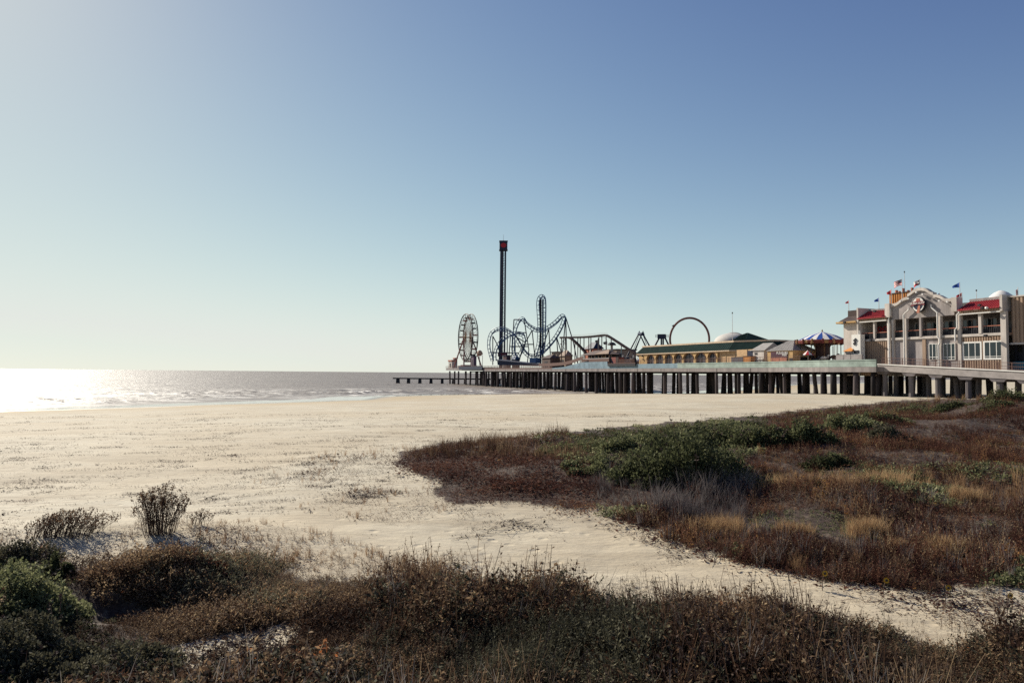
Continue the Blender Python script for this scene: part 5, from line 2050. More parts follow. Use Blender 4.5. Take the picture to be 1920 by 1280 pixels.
# ---- swinging ship frame and spider ride
SP = Plane(1200, 20, R(48))
t = thing('swinging_ship_ride', 'dark blue twin A-frame of a swinging ride left of the arcade roof', 'ride', (wx(1200, 20), 20, DECK))
for legs_, off in (([(1204.5, 624), (1191, 655), (1183, 676)], 0), ([(1204.5, 624), (1217.5, 648), (1228, 668)], 0), ([(1198.5, 624), (1182, 655.5), (1172, 676)], 6), ([(1198.5, 624), (1210, 648), (1219, 668)], 6)):
    part(MB().tube([SP(x, y, off) for x, y in legs_], [.22, .27, .3], 6), 'leg', M_NAVY, t)
for (a, b), off in ((((1203, 628), (1192.5, 655)), .8), (((1197.5, 630), (1188, 655)), 5), (((1206, 629), (1212.5, 646)), .8)):
    part(MB().bar(SP(*a, off), SP(*b, off), .1), 'brace', M_DARK, t)
for c_, off in ((1205.3, 0), (1198.3, 6)):
    pts = [SP(c_ - 3.6, 629, off), SP(c_ + 3.4, 629, off), SP(c_ + .2, 619.8, off)]
    pts2 = [SP.loc(p, 0, .6, 0) for p in pts]
    part(MB().add(pts + pts2, [(0, 1, 2), (5, 4, 3), (0, 3, 4, 1), (1, 4, 5, 2), (2, 5, 3, 0)]), 'gusset', M_NAVY, t)
part(MB().tube([SP(1198.3, 626, 6), SP(1205.3, 626, 0)], .6, 8), 'axle', M_NAVY, t)
SP2 = Plane(1241, 20, R(48))
t = thing('spider_ride', 'dark blue squat ride head with splayed legs beside the ring', 'ride', (wx(1241, 20), 20, DECK))
for a, b in (((1237, 631), (1222, 660)), ((1240, 630), (1240, 665)), ((1243.5, 630), (1243.5, 665)), ((1246, 631), (1260, 660))):
    part(MB().bar(SP2(*a), SP2(*b), .3, 6), 'leg', M_NAVY, t)
c_ = SP2(1241, 630.5)
part(obox(SP2, c_, 1.3, 1.2, c_.z - .8, c_.z + .7), 'head', M_NAVY, t)
mb = MB()
for yy in (627.8, 629.8, 631.8):
    mb.bar(SP2(1229, yy, .5), SP2(1253.5, yy, .5), .06)
for xx in (1229.5, 1233, 1249, 1253):
    mb.bar(SP2(xx, 627.5, .5), SP2(xx, 632.5, .5), .06)
part(mb, 'guard_rail', M_DARK, t)

# ---- ring ride
RP = Plane(1293, 22, R(50))
t = thing('ring_ride', 'tall brown steel ring standing above the arcade roof', 'ride', (wx(1293, 22), 22, DECK))
ring = [RP(1293 + 37 * math.cos(a), 636 - 40.3 * math.sin(a)) for a in np.linspace(0, 2 * math.pi, 61)[:-1]]
part(MB().tube(ring, .30, 8, closed=True), 'ring', mat('maroon_ring', (0.14, 0.055, 0.05), 0.6), t)
ring2 = [RP(1293 + 35.4 * math.cos(a), 636 - 38.6 * math.sin(a), .3) for a in np.linspace(0, 2 * math.pi, 61)[:-1]]
part(MB().tube(ring2, .12, 6, closed=True), 'inner_rail', M_TIMB, t)
part(MB().bar(RP(1262, 612), RP(1264, 609), .3).bar(RP(1260, 610.5), RP(1264, 610.5), .2), 'bracket', M_DARK, t)
for s_ in (-1, 1):
    part(MB().tube([RP(1293 + s_ * 30, 660, 1), RP(1293 + s_ * 34, 684, 3)], .5, 6), 'support', M_BROWNS, t)


# ================================================================== vegetation
def unit(v):
    return v / np.maximum(np.linalg.norm(v, axis=-1, keepdims=True), 1e-9)


class Tpl:
    """small plant template: triangles and quads with a tint offset per vertex"""

    def __init__(s):
        s.v, s.f, s.t = [], [], []

    def leaf(s, p, d, ln, wd, up, tint, fold=0.0):
        p, d, up = np.array(p, float), unit(np.array(d, float)), np.array(up, float)
        sd_ = np.cross(d, up)
        nl = np.linalg.norm(sd_)
        sd_ = sd_ / nl if nl > 1e-6 else np.array([1.0, 0, 0])
        n = len(s.v)
        dn = np.cross(sd_, d)
        s.v += [p, p + d * ln * .5 + sd_ * wd * .5 + dn * fold * ln, p + d * ln, p + d * ln * .5 - sd_ * wd * .5 + dn * fold * ln]
        s.f.append((n, n + 1, n + 2, n + 3))
        s.t += [tint] * 4

    def stem(s, pts, w0, w1, tint, face=None):
        pts = [np.array(p, float) for p in pts]
        n = len(s.v)
        th = rng.uniform(0, math.pi) if face is None else face
        sd_ = np.array([math.cos(th), math.sin(th), 0])
        k = len(pts)
        for i, p in enumerate(pts):
            w = w0 + (w1 - w0) * i / (k - 1)
            s.v += [p - sd_ * w * .5, p + sd_ * w * .5]
            s.t += [tint, tint]
        for i in range(k - 1):
            s.f.append((n + 2 * i, n + 2 * i + 1, n + 2 * i + 3, n + 2 * i + 2))

    def done(s):
        return np.array(s.v), np.array(s.f), np.array(s.t)


def rdir(elev_lo, elev_hi):
    a = rng.uniform(0, 2 * math.pi)
    e = R(rng.uniform(elev_lo, elev_hi))
    return np.array([math.cos(a) * math.cos(e), math.sin(a) * math.cos(e), math.sin(e)])


def t_weed(stems=5, leaves=5, h=0.45, leaf=0.05, wd=0.35, spread=.35, sw=0.008):
    t = Tpl()
    for _ in range(stems):
        d = rdir(45, 88)
        b = np.array([rng.normal(0, .06), rng.normal(0, .06), -0.04])
        ln = h * rng.uniform(.5, 1.15)
        k = np.array([rng.normal(0, spread * .3), rng.normal(0, spread * .3), 0]) * ln
        p1, p2 = b + d * ln * .55, b + d * ln + k
        ti = rng.uniform(-.15, .12)
        t.stem([b, p1, p2], sw, sw * .5, ti)
        for _ in range(leaves):
            f = rng.uniform(.15, 1.0)
            p = b + (p1 - b) * f * 1.8 if f < .55 else p1 + (p2 - p1) * (f - .55) / .45
            t.leaf(p, rdir(-25, 60), leaf * rng.uniform(.6, 1.3), leaf * wd * rng.uniform(.7, 1.3), rdir(20, 90), rng.uniform(-.28, .3), rng.uniform(-.1, .1))
    return t.done()


def t_clump(n=14, r=0.16, leaf=0.06, wd=.7, flat=.7):
    t = Tpl()
    for _ in range(n):
        d = rdir(5, 85)
        p = d * r * rng.uniform(.3, 1.0) * np.array([1, 1, flat])
        t.leaf(p, unit(d + rdir(-30, 40) * .9), leaf * rng.uniform(.6, 1.3), leaf * wd * rng.uniform(.8, 1.2), rdir(10, 90), rng.uniform(-.25, .25), rng.uniform(-.12, .12))
    return t.done()


def t_tuft(n=14, h=0.4, w=0.008, lean=0.5):
    t = Tpl()
    for _ in range(n):
        a = rng.uniform(0, 2 * math.pi)
        out_ = np.array([math.cos(a), math.sin(a), 0])
        ln = h * rng.uniform(.5, 1.2)
        b = out_ * rng.uniform(0, .07)
        l_ = lean * rng.uniform(.2, 1)
        t.stem([b, b + out_ * ln * l_ * .25 + np.array([0, 0, ln * .6]), b + out_ * ln * l_ * .8 + np.array([0, 0, ln * (1 - .25 * l_)])], w, w * .25, rng.uniform(-.2, .2))
    return t.done()


def t_litter(n=8, r=0.16, leaf=0.05, wd=.45):
    t = Tpl()
    for _ in range(n):
        p = np.array([rng.normal(0, r), rng.normal(0, r), rng.uniform(.004, .03)])
        t.leaf(p, rdir(-8, 25), leaf * rng.uniform(.5, 1.4), leaf * wd * rng.uniform(.6, 1.3), rdir(50, 90), rng.uniform(-.25, .25), rng.uniform(-.1, .1))
    return t.done()


def t_runner(n=5, ln=.6):
    """dry creeping stalks lying on the sand with a few leaves"""
    t = Tpl()
    a0 = rng.normal(0, .35)
    for _ in range(n):
        a = a0 + rng.normal(0, .35)
        d = np.array([math.cos(a), math.sin(a), 0])
        b = np.array([rng.normal(0, .15), rng.normal(0, .1), .012])
        l_ = ln * rng.uniform(.5, 1.2)
        k = np.array([-d[1], d[0], 0]) * rng.normal(0, .12)
        t.stem([b, b + d * l_ * .5 + k + [0, 0, .02], b + d * l_ + [0, 0, .01]], .014, .008, rng.uniform(-.2, .1), face=a + 1.57)
        for _ in range(3):
            t.leaf(b + d * l_ * rng.uniform(.2, 1), rdir(0, 50), .06 * rng.uniform(.6, 1.3), .03, rdir(40, 90), rng.uniform(-.2, .3))
    return t.done()


def scatter(tpls, P, scale, tint, rot=None, normal=None):
    """copies of the templates at P merged into plain arrays"""
    V, F, T = [], [], []
    n0 = 0
    pick = rng.integers(0, len(tpls), len(P))
    rot = rng.uniform(0, 2 * math.pi, len(P)) if rot is None else rot
    for k, (tv, tf, tt) in enumerate(tpls):
        idx = np.nonzero(pick == k)[0]
        if len(idx) == 0:
            continue
        c, s = np.cos(rot[idx]), np.sin(rot[idx])
        x = tv[None, :, 0] * c[:, None] - tv[None, :, 1] * s[:, None]
        y = tv[None, :, 0] * s[:, None] + tv[None, :, 1] * c[:, None]
        z = np.broadcast_to(tv[None, :, 2], x.shape)
        sc_ = scale[idx][:, None]
        W_ = np.stack([x * sc_ + P[idx, 0, None], y * sc_ + P[idx, 1, None], z * sc_ + P[idx, 2, None]], -1)
        V.append(W_.reshape(-1, 3))
        T.append((tint[idx][:, None] + tt[None, :]).ravel())
        F.append((tf[None] + (np.arange(len(idx)) * len(tv))[:, None, None] + n0).reshape(-1, 4))
        n0 += len(idx) * len(tv)
    return np.concatenate(V), np.concatenate(F), np.clip(np.concatenate(T), 0, 1)


def stuff(name, m, chunks, label, cat):
    V, F, T, n = [], [], [], 0
    for v, f, t in chunks:
        V.append(v)
        F.append(f + n)
        T.append(t)
        n += len(v)
    V, F, T = np.concatenate(V), np.concatenate(F), np.concatenate(T)
    o = link(name, np_mesh(name, V, F.ravel(), np.full(len(F), 4), {'tint': T}), m)
    return tag(o, label, cat, kind='stuff')


# foliage colours
M_WEED = leaf_mat('dry_weed', [(0.0, (0.012, 0.007, 0.006)), (0.3, (0.05, 0.026, 0.018)), (0.5, (0.13, 0.08, 0.05)), (0.72, (0.29, 0.20, 0.12)), (0.93, (0.47, 0.35, 0.21)), (1.0, (0.34, 0.12, 0.045))])
M_RUST = leaf_mat('rust_weed', [(0.0, (0.016, 0.006, 0.006)), (0.3, (0.058, 0.022, 0.017)), (0.6, (0.135, 0.060, 0.040)), (0.85, (0.27, 0.15, 0.085)), (1.0, (0.48, 0.25, 0.06))])
M_LEAF = leaf_mat('green_leaf', [(0.0, (0.014, 0.016, 0.009)), (0.35, (0.055, 0.061, 0.029)), (0.6, (0.128, 0.136, 0.066)), (0.85, (0.25, 0.25, 0.128)), (1.0, (0.40, 0.38, 0.22))], .4)
M_OLIVE = leaf_mat('olive_leaf', [(0.0, (0.018, 0.017, 0.012)), (0.4, (0.062, 0.058, 0.038)), (0.7, (0.125, 0.115, 0.072)), (1.0, (0.25, 0.22, 0.14))], .3)
M_TANG = leaf_mat('tan_grass', [(0.0, (0.157, 0.088, 0.053)), (0.4, (0.386, 0.246, 0.131)), (0.7, (0.632, 0.439, 0.229)), (1.0, (0.700, 0.667, 0.386))], .4)
M_GREYG = leaf_mat('grey_grass', [(0.0, (0.061, 0.049, 0.053)), (0.5, (0.176, 0.150, 0.140)), (1.0, (0.351, 0.316, 0.264))], .35)
M_TWIG = leaf_mat('dark_twig', [(0.0, (0.021, 0.014, 0.014)), (0.5, (0.079, 0.053, 0.046)), (1.0, (0.211, 0.150, 0.105))], .15)
M_YELW = leaf_mat('yellow_leaf', [(0.0, (0.281, 0.157, 0.035)), (0.5, (0.632, 0.386, 0.070)), (1.0, (0.700, 0.632, 0.124))], .35)

# random ground points, denser near the camera (even over the picture)
NC = 1120000
r_ = np.exp(rng.uniform(math.log(4.5), math.log(110), NC))
a_ = rng.uniform(R(-54), R(64), NC)
GX, GY = r_ * np.sin(a_), r_ * np.cos(a_)
GZ = height(GX, GY)
GP = np.stack([GX, GY, GZ], 1)
PX, PY, DZ = project(GP)
JX = PX + (26 * fbm(GX / 1.1, GY / 1.1, 101, 3) + 34 * fbm(GX / 3.7, GY / 3.7, 131, 2)) * np.clip(16 / DZ, .3, 1.6)
JY = PY + (24 * fbm(GX / 1.1 + 7, GY / 1.1, 111, 4) + 13 * fbm(GX / 3.1, GY / 3.1, 141, 2)) * np.clip(16 / DZ, .3, 1.6)
N1 = fbm(GX / 2.2, GY / 2.2, 201, 4)
N2 = fbm(GX / 0.8, GY / 0.8, 211, 3)
N3 = fbm(GX / 5.0, GY / 5.0, 221, 3)
N4 = fbm(GX / 1.7 + 31, GY / 1.7, 231, 3)
used = np.zeros(NC, bool)
AREA = (math.log(110) - math.log(4.5)) * R(96)      # density of candidates per unit of (log r, angle)


def take(mask, frac):
    idx = np.nonzero(mask & ~used)[0]
    k = rng.random(len(idx)) < frac
    idx = idx[k]
    used[idx] = True
    return idx


def size(idx, base, lo=.7, hi=1.35, grow=0.012):
    """plant scale: real size, slightly coarser far away"""
    return base * rng.uniform(lo, hi, len(idx)) * np.clip(1.0 + 1.3 * N4[idx], .45, 1.75) * (1 + grow * np.clip(DZ[idx] - 12, 0, 60))


def tnt(idx, base, amp=.25, n=None):
    n = N1 if n is None else n
    return np.clip(base + amp * n[idx] + rng.normal(0, .07, len(idx)), 0, 1)


fore = in_poly(JX, JY, FOREP)
hill = in_poly(JX, JY, HILLP)
bare = in_poly(JX, JY, BAREP) | in_poly(JX, JY, BAREP2)
left_green = in_poly(JX, JY, [(-60, 1030), (60, 1045), (118, 1100), (128, 1150), (90, 1215), (-60, 1260)])
low_green = in_poly(JX, JY, [(-60, 1180), (140, 1140), (240, 1190), (300, 1230), (290, 1300), (-60, 1330)])
olive = in_poly(JX, JY, [(830, 1215), (960, 1188), (1100, 1178), (1190, 1190), (1230, 1240), (1240, 1330), (820, 1330)])
hole = in_poly(PX, PY, [(115, 1120), (180, 1112), (300, 1100), (345, 1112), (300, 1150), (230, 1172), (150, 1176)])
mat_ = in_poly(PX, PY, [(110, 1030), (700, 1060), (760, 1120), (600, 1290), (250, 1330), (100, 1200)])

T_W = [t_weed(5, 6, .42, .05) for _ in range(10)]
T_LF = [t_weed(5, 22, .30, .034, .5, .5, .005) for _ in range(10)]
T_LM = [t_weed(6, 10, .20, .030, .42, .8, .005) for _ in range(10)]
T_WT = [t_weed(5, 3, .62, .04, .3, .2) for _ in range(8)]
T_CL = [t_clump() for _ in range(8)]
T_CLs = [t_clump(12, .11, .035, .75) for _ in range(8)]
T_TU = [t_tuft() for _ in range(8)]
T_LI = [t_litter() for _ in range(8)]
T_RU = [t_runner() for _ in range(8)]
T_OL = [t_weed(7, 12, .34, .032, .35, .3, .006) for _ in range(6)]
BR = [(0.50, 0.58)]

weed, rust, green, olv, tang, greyg, twig, yelw, litter = ([] for _ in range(9))


def put(lst, tpls, idx, scale, tint, sink=0.0):
    if len(idx):
        P = GP[idx].copy()
        P[:, 2] -= sink
        lst.append(scatter(tpls, P, scale, tint))


# ---- foreground band
F_ = fore & ~bare & ~hole
dens = np.clip((JY - 1040) / 60, 0.25, 1)
i = take(F_ & low_green, .14)
put(olv, T_CLs, i, size(i, 1.3), tnt(i, .6, .6))
i = take(F_ & low_green, .05)
put(green, T_CLs, i, size(i, 1.2), tnt(i, .5, .6))
i = take(F_ & left_green & (rng.random(NC) < .9), .15)
put(green, T_CLs, i, size(i, 1.25), tnt(i, .6, .4))
i = take(F_ & olive, .05)
put(olv, T_OL, i, size(i, 1.15), tnt(i, .45, .5))
i = take(F_ & olive, .06)
put(weed, T_LF, i, size(i, .8), tnt(i, .3, .4))
rest = F_ & ~olive & ~left_green & ~low_green
gr_ = rest & (N1 + .4 * N2 > .20)
br_ = rest & ~gr_
i = take(gr_ & (PY > 1090) & ~mat_, .09)
put(olv, T_CLs, i, size(i, 1.1), tnt(i, .52, .5))
i = take(gr_ & (rng.random(NC) < dens), .05)
put(weed, T_LF, i, size(i, .8), tnt(i, .60, .5))
i = take(br_ & (PY > 1120) & ~mat_, .085)
put(weed, T_LF, i, size(i, 1.1), tnt(i, .50, .8, N2))
i = take(br_ & (PY > 1130) & ~mat_ & (N3 < .1), .055)
put(olv, T_LF, i, size(i, 1.1), tnt(i, .52, .6))
i = take(br_ & (PY > 1110) & ~mat_, .04)
put(weed, T_W, i, size(i, .85), tnt(i, .40, .7))
i = take(mat_ & F_ & (rng.random(NC) < dens), .22)
put(weed, T_LM, i, size(i, .85), tnt(i, .52, .7))
i = take(mat_ & F_ & (N1 > .05), .10)
put(olv, T_LM, i, size(i, 1.0), tnt(i, .6, .6))
i = take(rest & (PX >= 700) & (rng.random(NC) < dens), .022)
put(weed, T_WT, i, size(i, .85), tnt(i, .36, .5))
i = take(rest & (rng.random(NC) < dens), .09)
put(weed, T_LI, i, size(i, .9), tnt(i, .55, .6))
i = take(rest & (N2 > .2), .025)
put(rust, T_CLs, i, size(i, .75), tnt(i, .5, .5))
bare_ = in_poly(JX, JY, BAREP)
i = take(bare_, .012)
put(twig, T_RU, i, size(i, .55), tnt(i, .4, .4))
i = take(bare_, .02)
put(weed, T_LI, i, size(i, .6), tnt(i, .4, .5))
i = take(bare_, .008)
put(weed, T_LM, i, size(i, .8), tnt(i, .4, .5))
i = take(rest & (PX > 1000), .016)
put(twig, T_WT, i, size(i, .8), tnt(i, .45, .5))
i = take(rest & ~mat_ & (rng.random(NC) < dens), .004)
put(greyg, T_TU, i, size(i, 1.0), tnt(i, .55, .3))
# thin fringe of stems in front of the sand
fr = in_poly(JX, JY - 40, FOREP) is not None
fringe = in_poly(JX, JY + 46, FOREP) & ~fore & ((PX < 1500) | (rng.random(NC) < .35))
i = take(fringe, .020)
put(weed, T_W, i, size(i, .45), tnt(i, .5, .4))
i = take(fringe, .03)
put(rust, T_LI, i, size(i, .8), tnt(i, .45, .4))
i = take(fringe & (PX > 960), .02)
put(twig, T_WT, i, size(i, .6), tnt(i, .4, .4))

# ---- dune on the right
tongue = hill & in_poly(JX, JY, [(720, 820), (1060, 810), (1130, 880), (1190, 930), (1090, 980), (720, 980)])
creep = hill & in_poly(JX, JY, [(990, 812), (1200, 796), (1440, 778), (1430, 850), (1240, 920), (1100, 900), (1040, 862)])
purple = hill & in_poly(JX, JY, [(1120, 905), (1250, 890), (1320, 900), (1420, 930), (1400, 1000), (1250, 990), (1130, 950)])
crest = hill & in_poly(JX, JY, [(1440, 790), (1520, 764), (1810, 742), (1960, 750), (3600, 780), (3600, 810), (1960, 768), (1760, 778), (1640, 800), (1560, 815)])
low = hill & (JY > 985)
core = np.clip((N3 + .5) * 1.2, .35, 1)
i = take(tongue, .17)
put(rust, T_LI, i, size(i, 1.7), tnt(i, .42, .35))
i = take(tongue, .07)
put(rust, T_W, i, size(i, .45), tnt(i, .45, .45))
i = take(tongue & (PY < 862), .05)
put(weed, T_TU, i, size(i, .9), tnt(i, .45, .3))
i = take(creep, .13)
put(green, T_CL, i, size(i, .95), tnt(i, .5, .55))
i = take(creep, .02)
put(weed, T_W, i, size(i, .7), tnt(i, .4, .3))
i = take(purple, .10)
put(greyg, T_TU, i, size(i, .95), tnt(i, .35, .5))
i = take(purple, .08)
put(rust, T_W, i, size(i, .75), tnt(i, .32, .4))
i = take(crest & (N1 > -.12), .12)
put(green, T_CL, i, size(i, .8), tnt(i, .48, .5))
R_ = hill & ~tongue & ~creep & ~purple
gp = R_ & (N1 + .5 * N2 > .16) & (PY > 870)
tp = R_ & (N3 + .5 * N2 < -.30) & (PY > 850)
lo_ = R_ & ~gp & ~tp
i = take(gp, .17)
put(green, T_CLs, i, size(i, 1.25), tnt(i, .50, .5))
i = take(tp, .11)
put(tang, T_TU, i, size(i, .62), tnt(i, .25, .5))
i = take(lo_ & (N4 > -.4), .095)
put(rust, T_W, i, size(i, .62), tnt(i, .44, .7, N2))
i = take(lo_ & (N4 > -.4), .06)
put(weed, T_W, i, size(i, .6), tnt(i, .46, .7, N3))
i = take(lo_, .08)
put(rust, T_LI, i, size(i, 1.5), tnt(i, .5, .6))
i = take(lo_ & (N2 > .05) & (PY < 940), .07)
put(green, T_CLs, i, size(i, .9), tnt(i, .35, .5))
i = take(R_ & (PY > 930), .012)
put(greyg, T_TU, i, size(i, .7), tnt(i, .5, .4))
i = take(R_ & (PY < 895), .13)
put(rust, T_W, i, size(i, .62), tnt(i, .34, .7, N2))
i = take(R_ & (PY < 900) & (N2 > .2), .035)
put(yelw, T_CLs, i, size(i, .7), tnt(i, .45, .3))
# ---- scattered plants on the open sand
trough = in_poly(PX, PY, [(520, 860), (760, 850), (850, 950), (1180, 985), (1400, 1050), (1960, 1120), (1960, 1190), (1500, 1130), (1200, 1090), (900, 1040), (640, 960)]) & ~hill & ~fore
i = take(trough & (N2 + N1 > -.15), .05)
put(rust, T_LI, i, size(i, .75), tnt(i, .35, .3))
i = take(trough & (N1 > .0), .006)
put(weed, T_W, i, size(i, .36), tnt(i, .45, .3))
i = take(trough & (N1 > .1), .003)
put(green, T_CLs, i, size(i, .7), tnt(i, .3, .3))
sand1 = in_poly(PX, PY, [(420, 880), (600, 850), (840, 835), (900, 960), (760, 985), (560, 960)]) & ~hill
i = take(sand1 & (N1 > -.05), .010)
put(tang, T_TU, i, size(i, .42), tnt(i, .2, .3))
i = take(sand1 & (N2 > .0), .03)
put(rust, T_LI, i, size(i, .8), tnt(i, .3, .3))
sand2 = in_poly(PX, PY, [(330, 985), (480, 975), (620, 1000), (780, 1060), (900, 1085), (1000, 1110), (700, 1090), (420, 1040)]) & ~fore
i = take(sand2 & (N1 > -.25), .030)
put(weed, T_W, i, size(i, .40), tnt(i, .5, .3))
i = take(sand2, .02)
put(tang, T_TU, i, size(i, .5), tnt(i, .15, .3))
i = take(sand2, .05)
put(rust, T_LI, i, size(i, .8), tnt(i, .35, .3))
nearl = in_poly(PX, PY, [(-40, 960), (350, 930), (560, 1000), (400, 1040), (-40, 1010)]) & ~fore
i = take(nearl & (N2 > .12), .03)
put(rust, T_LI, i, size(i, .8), tnt(i, .35, .3))
beach = (shore_dist(GX, GY) > 24) & ~hill & ~fore & (PY > 770)
i = take(beach & (N1 > .22) & (PY > 850) & (PX < 800), .003)
put(litter, T_RU, i, size(i, 1.0), tnt(i, .3, .3))
i = take(trough & (N3 > .0), .006)
put(litter, T_RU, i, size(i, .8), tnt(i, .35, .3))
i = take(beach & (PY > 800), .0008)
put(litter, T_LI, i, size(i, .7, .5, 1.5, .03), tnt(i, .3, .3))
# drift lines of dried weed left by the tide
dl = []
for k in range(420):
    px, py = rng.uniform(-60, 1500), 775 + 190 * rng.random() ** 1.3
    if py > 905 and px > 560:
        continue
    g = ground(px, py)
    if shore_dist(np.array([g.x]), np.array([g.y]))[0] < 30 or in_poly(np.array([px]), np.array([py - 8.0]), HILLP)[0]:
        continue
    n = int(rng.integers(3, 26))
    a = R(rng.normal(12, 9))
    ln = rng.uniform(.5, 4.5) * (g.y / 50)
    t = np.sort(rng.uniform(-1, 1, n)) * ln
    w_ = rng.normal(0, .05 * ln, n) + .12 * ln * np.sin(t / ln * 3 + k)
    dl.append(np.stack([g.x + t * math.cos(a) - w_ * math.sin(a), g.y + t * math.sin(a) + w_ * math.cos(a), np.zeros(n)], 1))
dl = np.concatenate(dl)
dl[:, 2] = height(dl[:, 0], dl[:, 1])
T_LD = [t_litter(7, .12, .06, .4) for _ in range(8)]
litter.append(scatter(T_LD, dl, rng.uniform(.5, 1.4, len(dl)) * (.55 + dl[:, 1] / 60), np.clip(rng.normal(.42, .15, len(dl)), 0, 1)))
# far dune by the ramp
fd_ = in_poly(PX, PY, [(1690, 756), (1790, 744), (1960, 742), (1960, 752), (1800, 752)])
i = take(fd_, .08)
put(tang, T_TU, i, size(i, .8), tnt(i, .3, .4))

stuff('dead_weeds', M_WEED, weed, 'brown dead weeds and stalks across the dune front', 'weeds')
stuff('rust_weeds', M_RUST, rust, 'reddish brown dry weeds and leaf litter over the dunes', 'weeds')
stuff('green_creeper', M_LEAF, green, 'low green creeper spreading over the dune', 'creeper')
stuff('olive_scrub', M_OLIVE, olv, 'dull olive scrub along the near edge', 'scrub')
stuff('tan_grass', M_TANG, tang, 'dry tan grass standing in patches on the dune', 'grass')
stuff('grey_grass', M_GREYG, greyg, 'greyish purple dry grass on the dune foot', 'grass')
stuff('dark_stalks', M_TWIG, twig, 'dark dead stalks standing along the near edge', 'stalks')
stuff('yellow_leaves', M_YELW, yelw, 'scattered yellowing leaves near the dune crest', 'leaves')
stuff('beach_litter', M_TWIG, litter, 'scraps of dried weed lying on the pale sand', 'beach litter')


# ---- bushes and single plants
def veg_thing(name, label, cat, pos, group=None):
    o = bpy.data.objects.new(name, None)
    COL.objects.link(o)
    o.location = pos
    o.empty_display_size = .3
    return tag(o, label, cat, group)


def veg_part(name, V, F, T, m, root):
    V = V - np.array(root.location)[None]
    return link(name, np_mesh(name, V, F.ravel(), np.full(len(F), 4), {'tint': T}), m, root)


def lobes_points(lobes, n, deep=.6):
    """points near the surface of a union of half ellipsoids, with outward directions"""
    w = np.array([l[3] * l[4] + l[3] * l[5] for l in lobes])
    k = rng.choice(len(lobes), n, p=w / w.sum())
    Lb = np.array(lobes)[k]
    d = unit(rng.normal(0, 1, (n, 3)))
    d[:, 2] = np.abs(d[:, 2]) * .95 - .1
    d = unit(d)
    rr = 1 - deep * rng.random(n) ** 2
    wob = 1 + .5 * fbm(d[:, 0] * 3 + Lb[:, 0], d[:, 1] * 3 + d[:, 2] * 4 + Lb[:, 1], 77, 3)
    p = Lb[:, :3] + d * Lb[:, 3:6] * (rr * wob)[:, None]
    return p, d


def bush(name, label, cat, px, py, wpx, hpx, m, leaf=.07, n=9000, lob=9, tint=.5, depth=.8, group=None, wdl=.7, seed=0, spray=18):
    g = ground(px, py)
    Z = g.y
    wm_, hm = wpx / FPX * Z * .5, hpx / FPX * Z
    st = random.Random(seed + int(px))
    lobes = []
    for k in range(lob * 3):
        a = st.uniform(-1, 1)
        b = st.uniform(-1, 1)
        e = max(.25, 1 - .6 * abs(a) ** 1.5 - .15 * abs(b))
        lx, ly = g.x + a * wm_ * .85, g.y + wm_ * depth * (.55 + b * .6)
        rz_ = hm * e * st.uniform(.42, 1.0)
        r1 = wm_ * st.uniform(.13, .30)
        lobes.append((lx, ly, hgt(lx, ly) - .05, r1, max(r1 * .8, wm_ * depth * st.uniform(.15, .3)), rz_))
    p, d = lobes_points(lobes, n)
    L_ = leaf * rng.uniform(.6, 1.35, n)
    ld = unit(d * .7 + rng.normal(0, .6, (n, 3)))
    up = unit(rng.normal(0, 1, (n, 3)) + d)
    sd_ = unit(np.cross(ld, up))
    q = np.stack([p, p + ld * (L_ * .5)[:, None] + sd_ * (L_ * wdl * .5)[:, None], p + ld * L_[:, None], p + ld * (L_ * .5)[:, None] - sd_ * (L_ * wdl * .5)[:, None]], 1)
    T = np.clip(tint + .22 * fbm(p[:, 0] * 1.6, p[:, 1] * 1.6 + p[:, 2] * 2, 303, 3) + rng.normal(0, .13, n), 0, 1)
    root = veg_thing(name, label, cat, g, group)
    veg_part('foliage', q.reshape(-1, 3), np.arange(4 * n).reshape(-1, 4), np.repeat(T, 4), m, root)
    t = Tpl()
    for k in range(70 + spray):
        lb = lobes[st.randrange(lob * 3)]
        d_ = unit(np.array([st.gauss(0, .6), st.gauss(0, .6), 1.0]))
        b = np.array([lb[0] + st.gauss(0, .1), lb[1] + st.gauss(0, .1), lb[2]])
        e = b + d_ * lb[5] * (st.uniform(.8, 1.05) if k < 70 else st.uniform(1.05, 1.35))
        t.stem([b, (b + e) / 2 + np.array([st.gauss(0, .05), st.gauss(0, .05), 0]), e], .018, .006, st.uniform(.2, .6))
        if k >= 70:
            for _ in range(8):
                t.leaf(b + (e - b) * st.uniform(.75, 1.0), rdir(-20, 70), leaf, leaf * .6, rdir(10, 90), st.uniform(.2, .5))
    v, f, tt = t.done()
    veg_part('stems', v, f, np.clip(tt, 0, 1), M_TWIG, root)
    return root


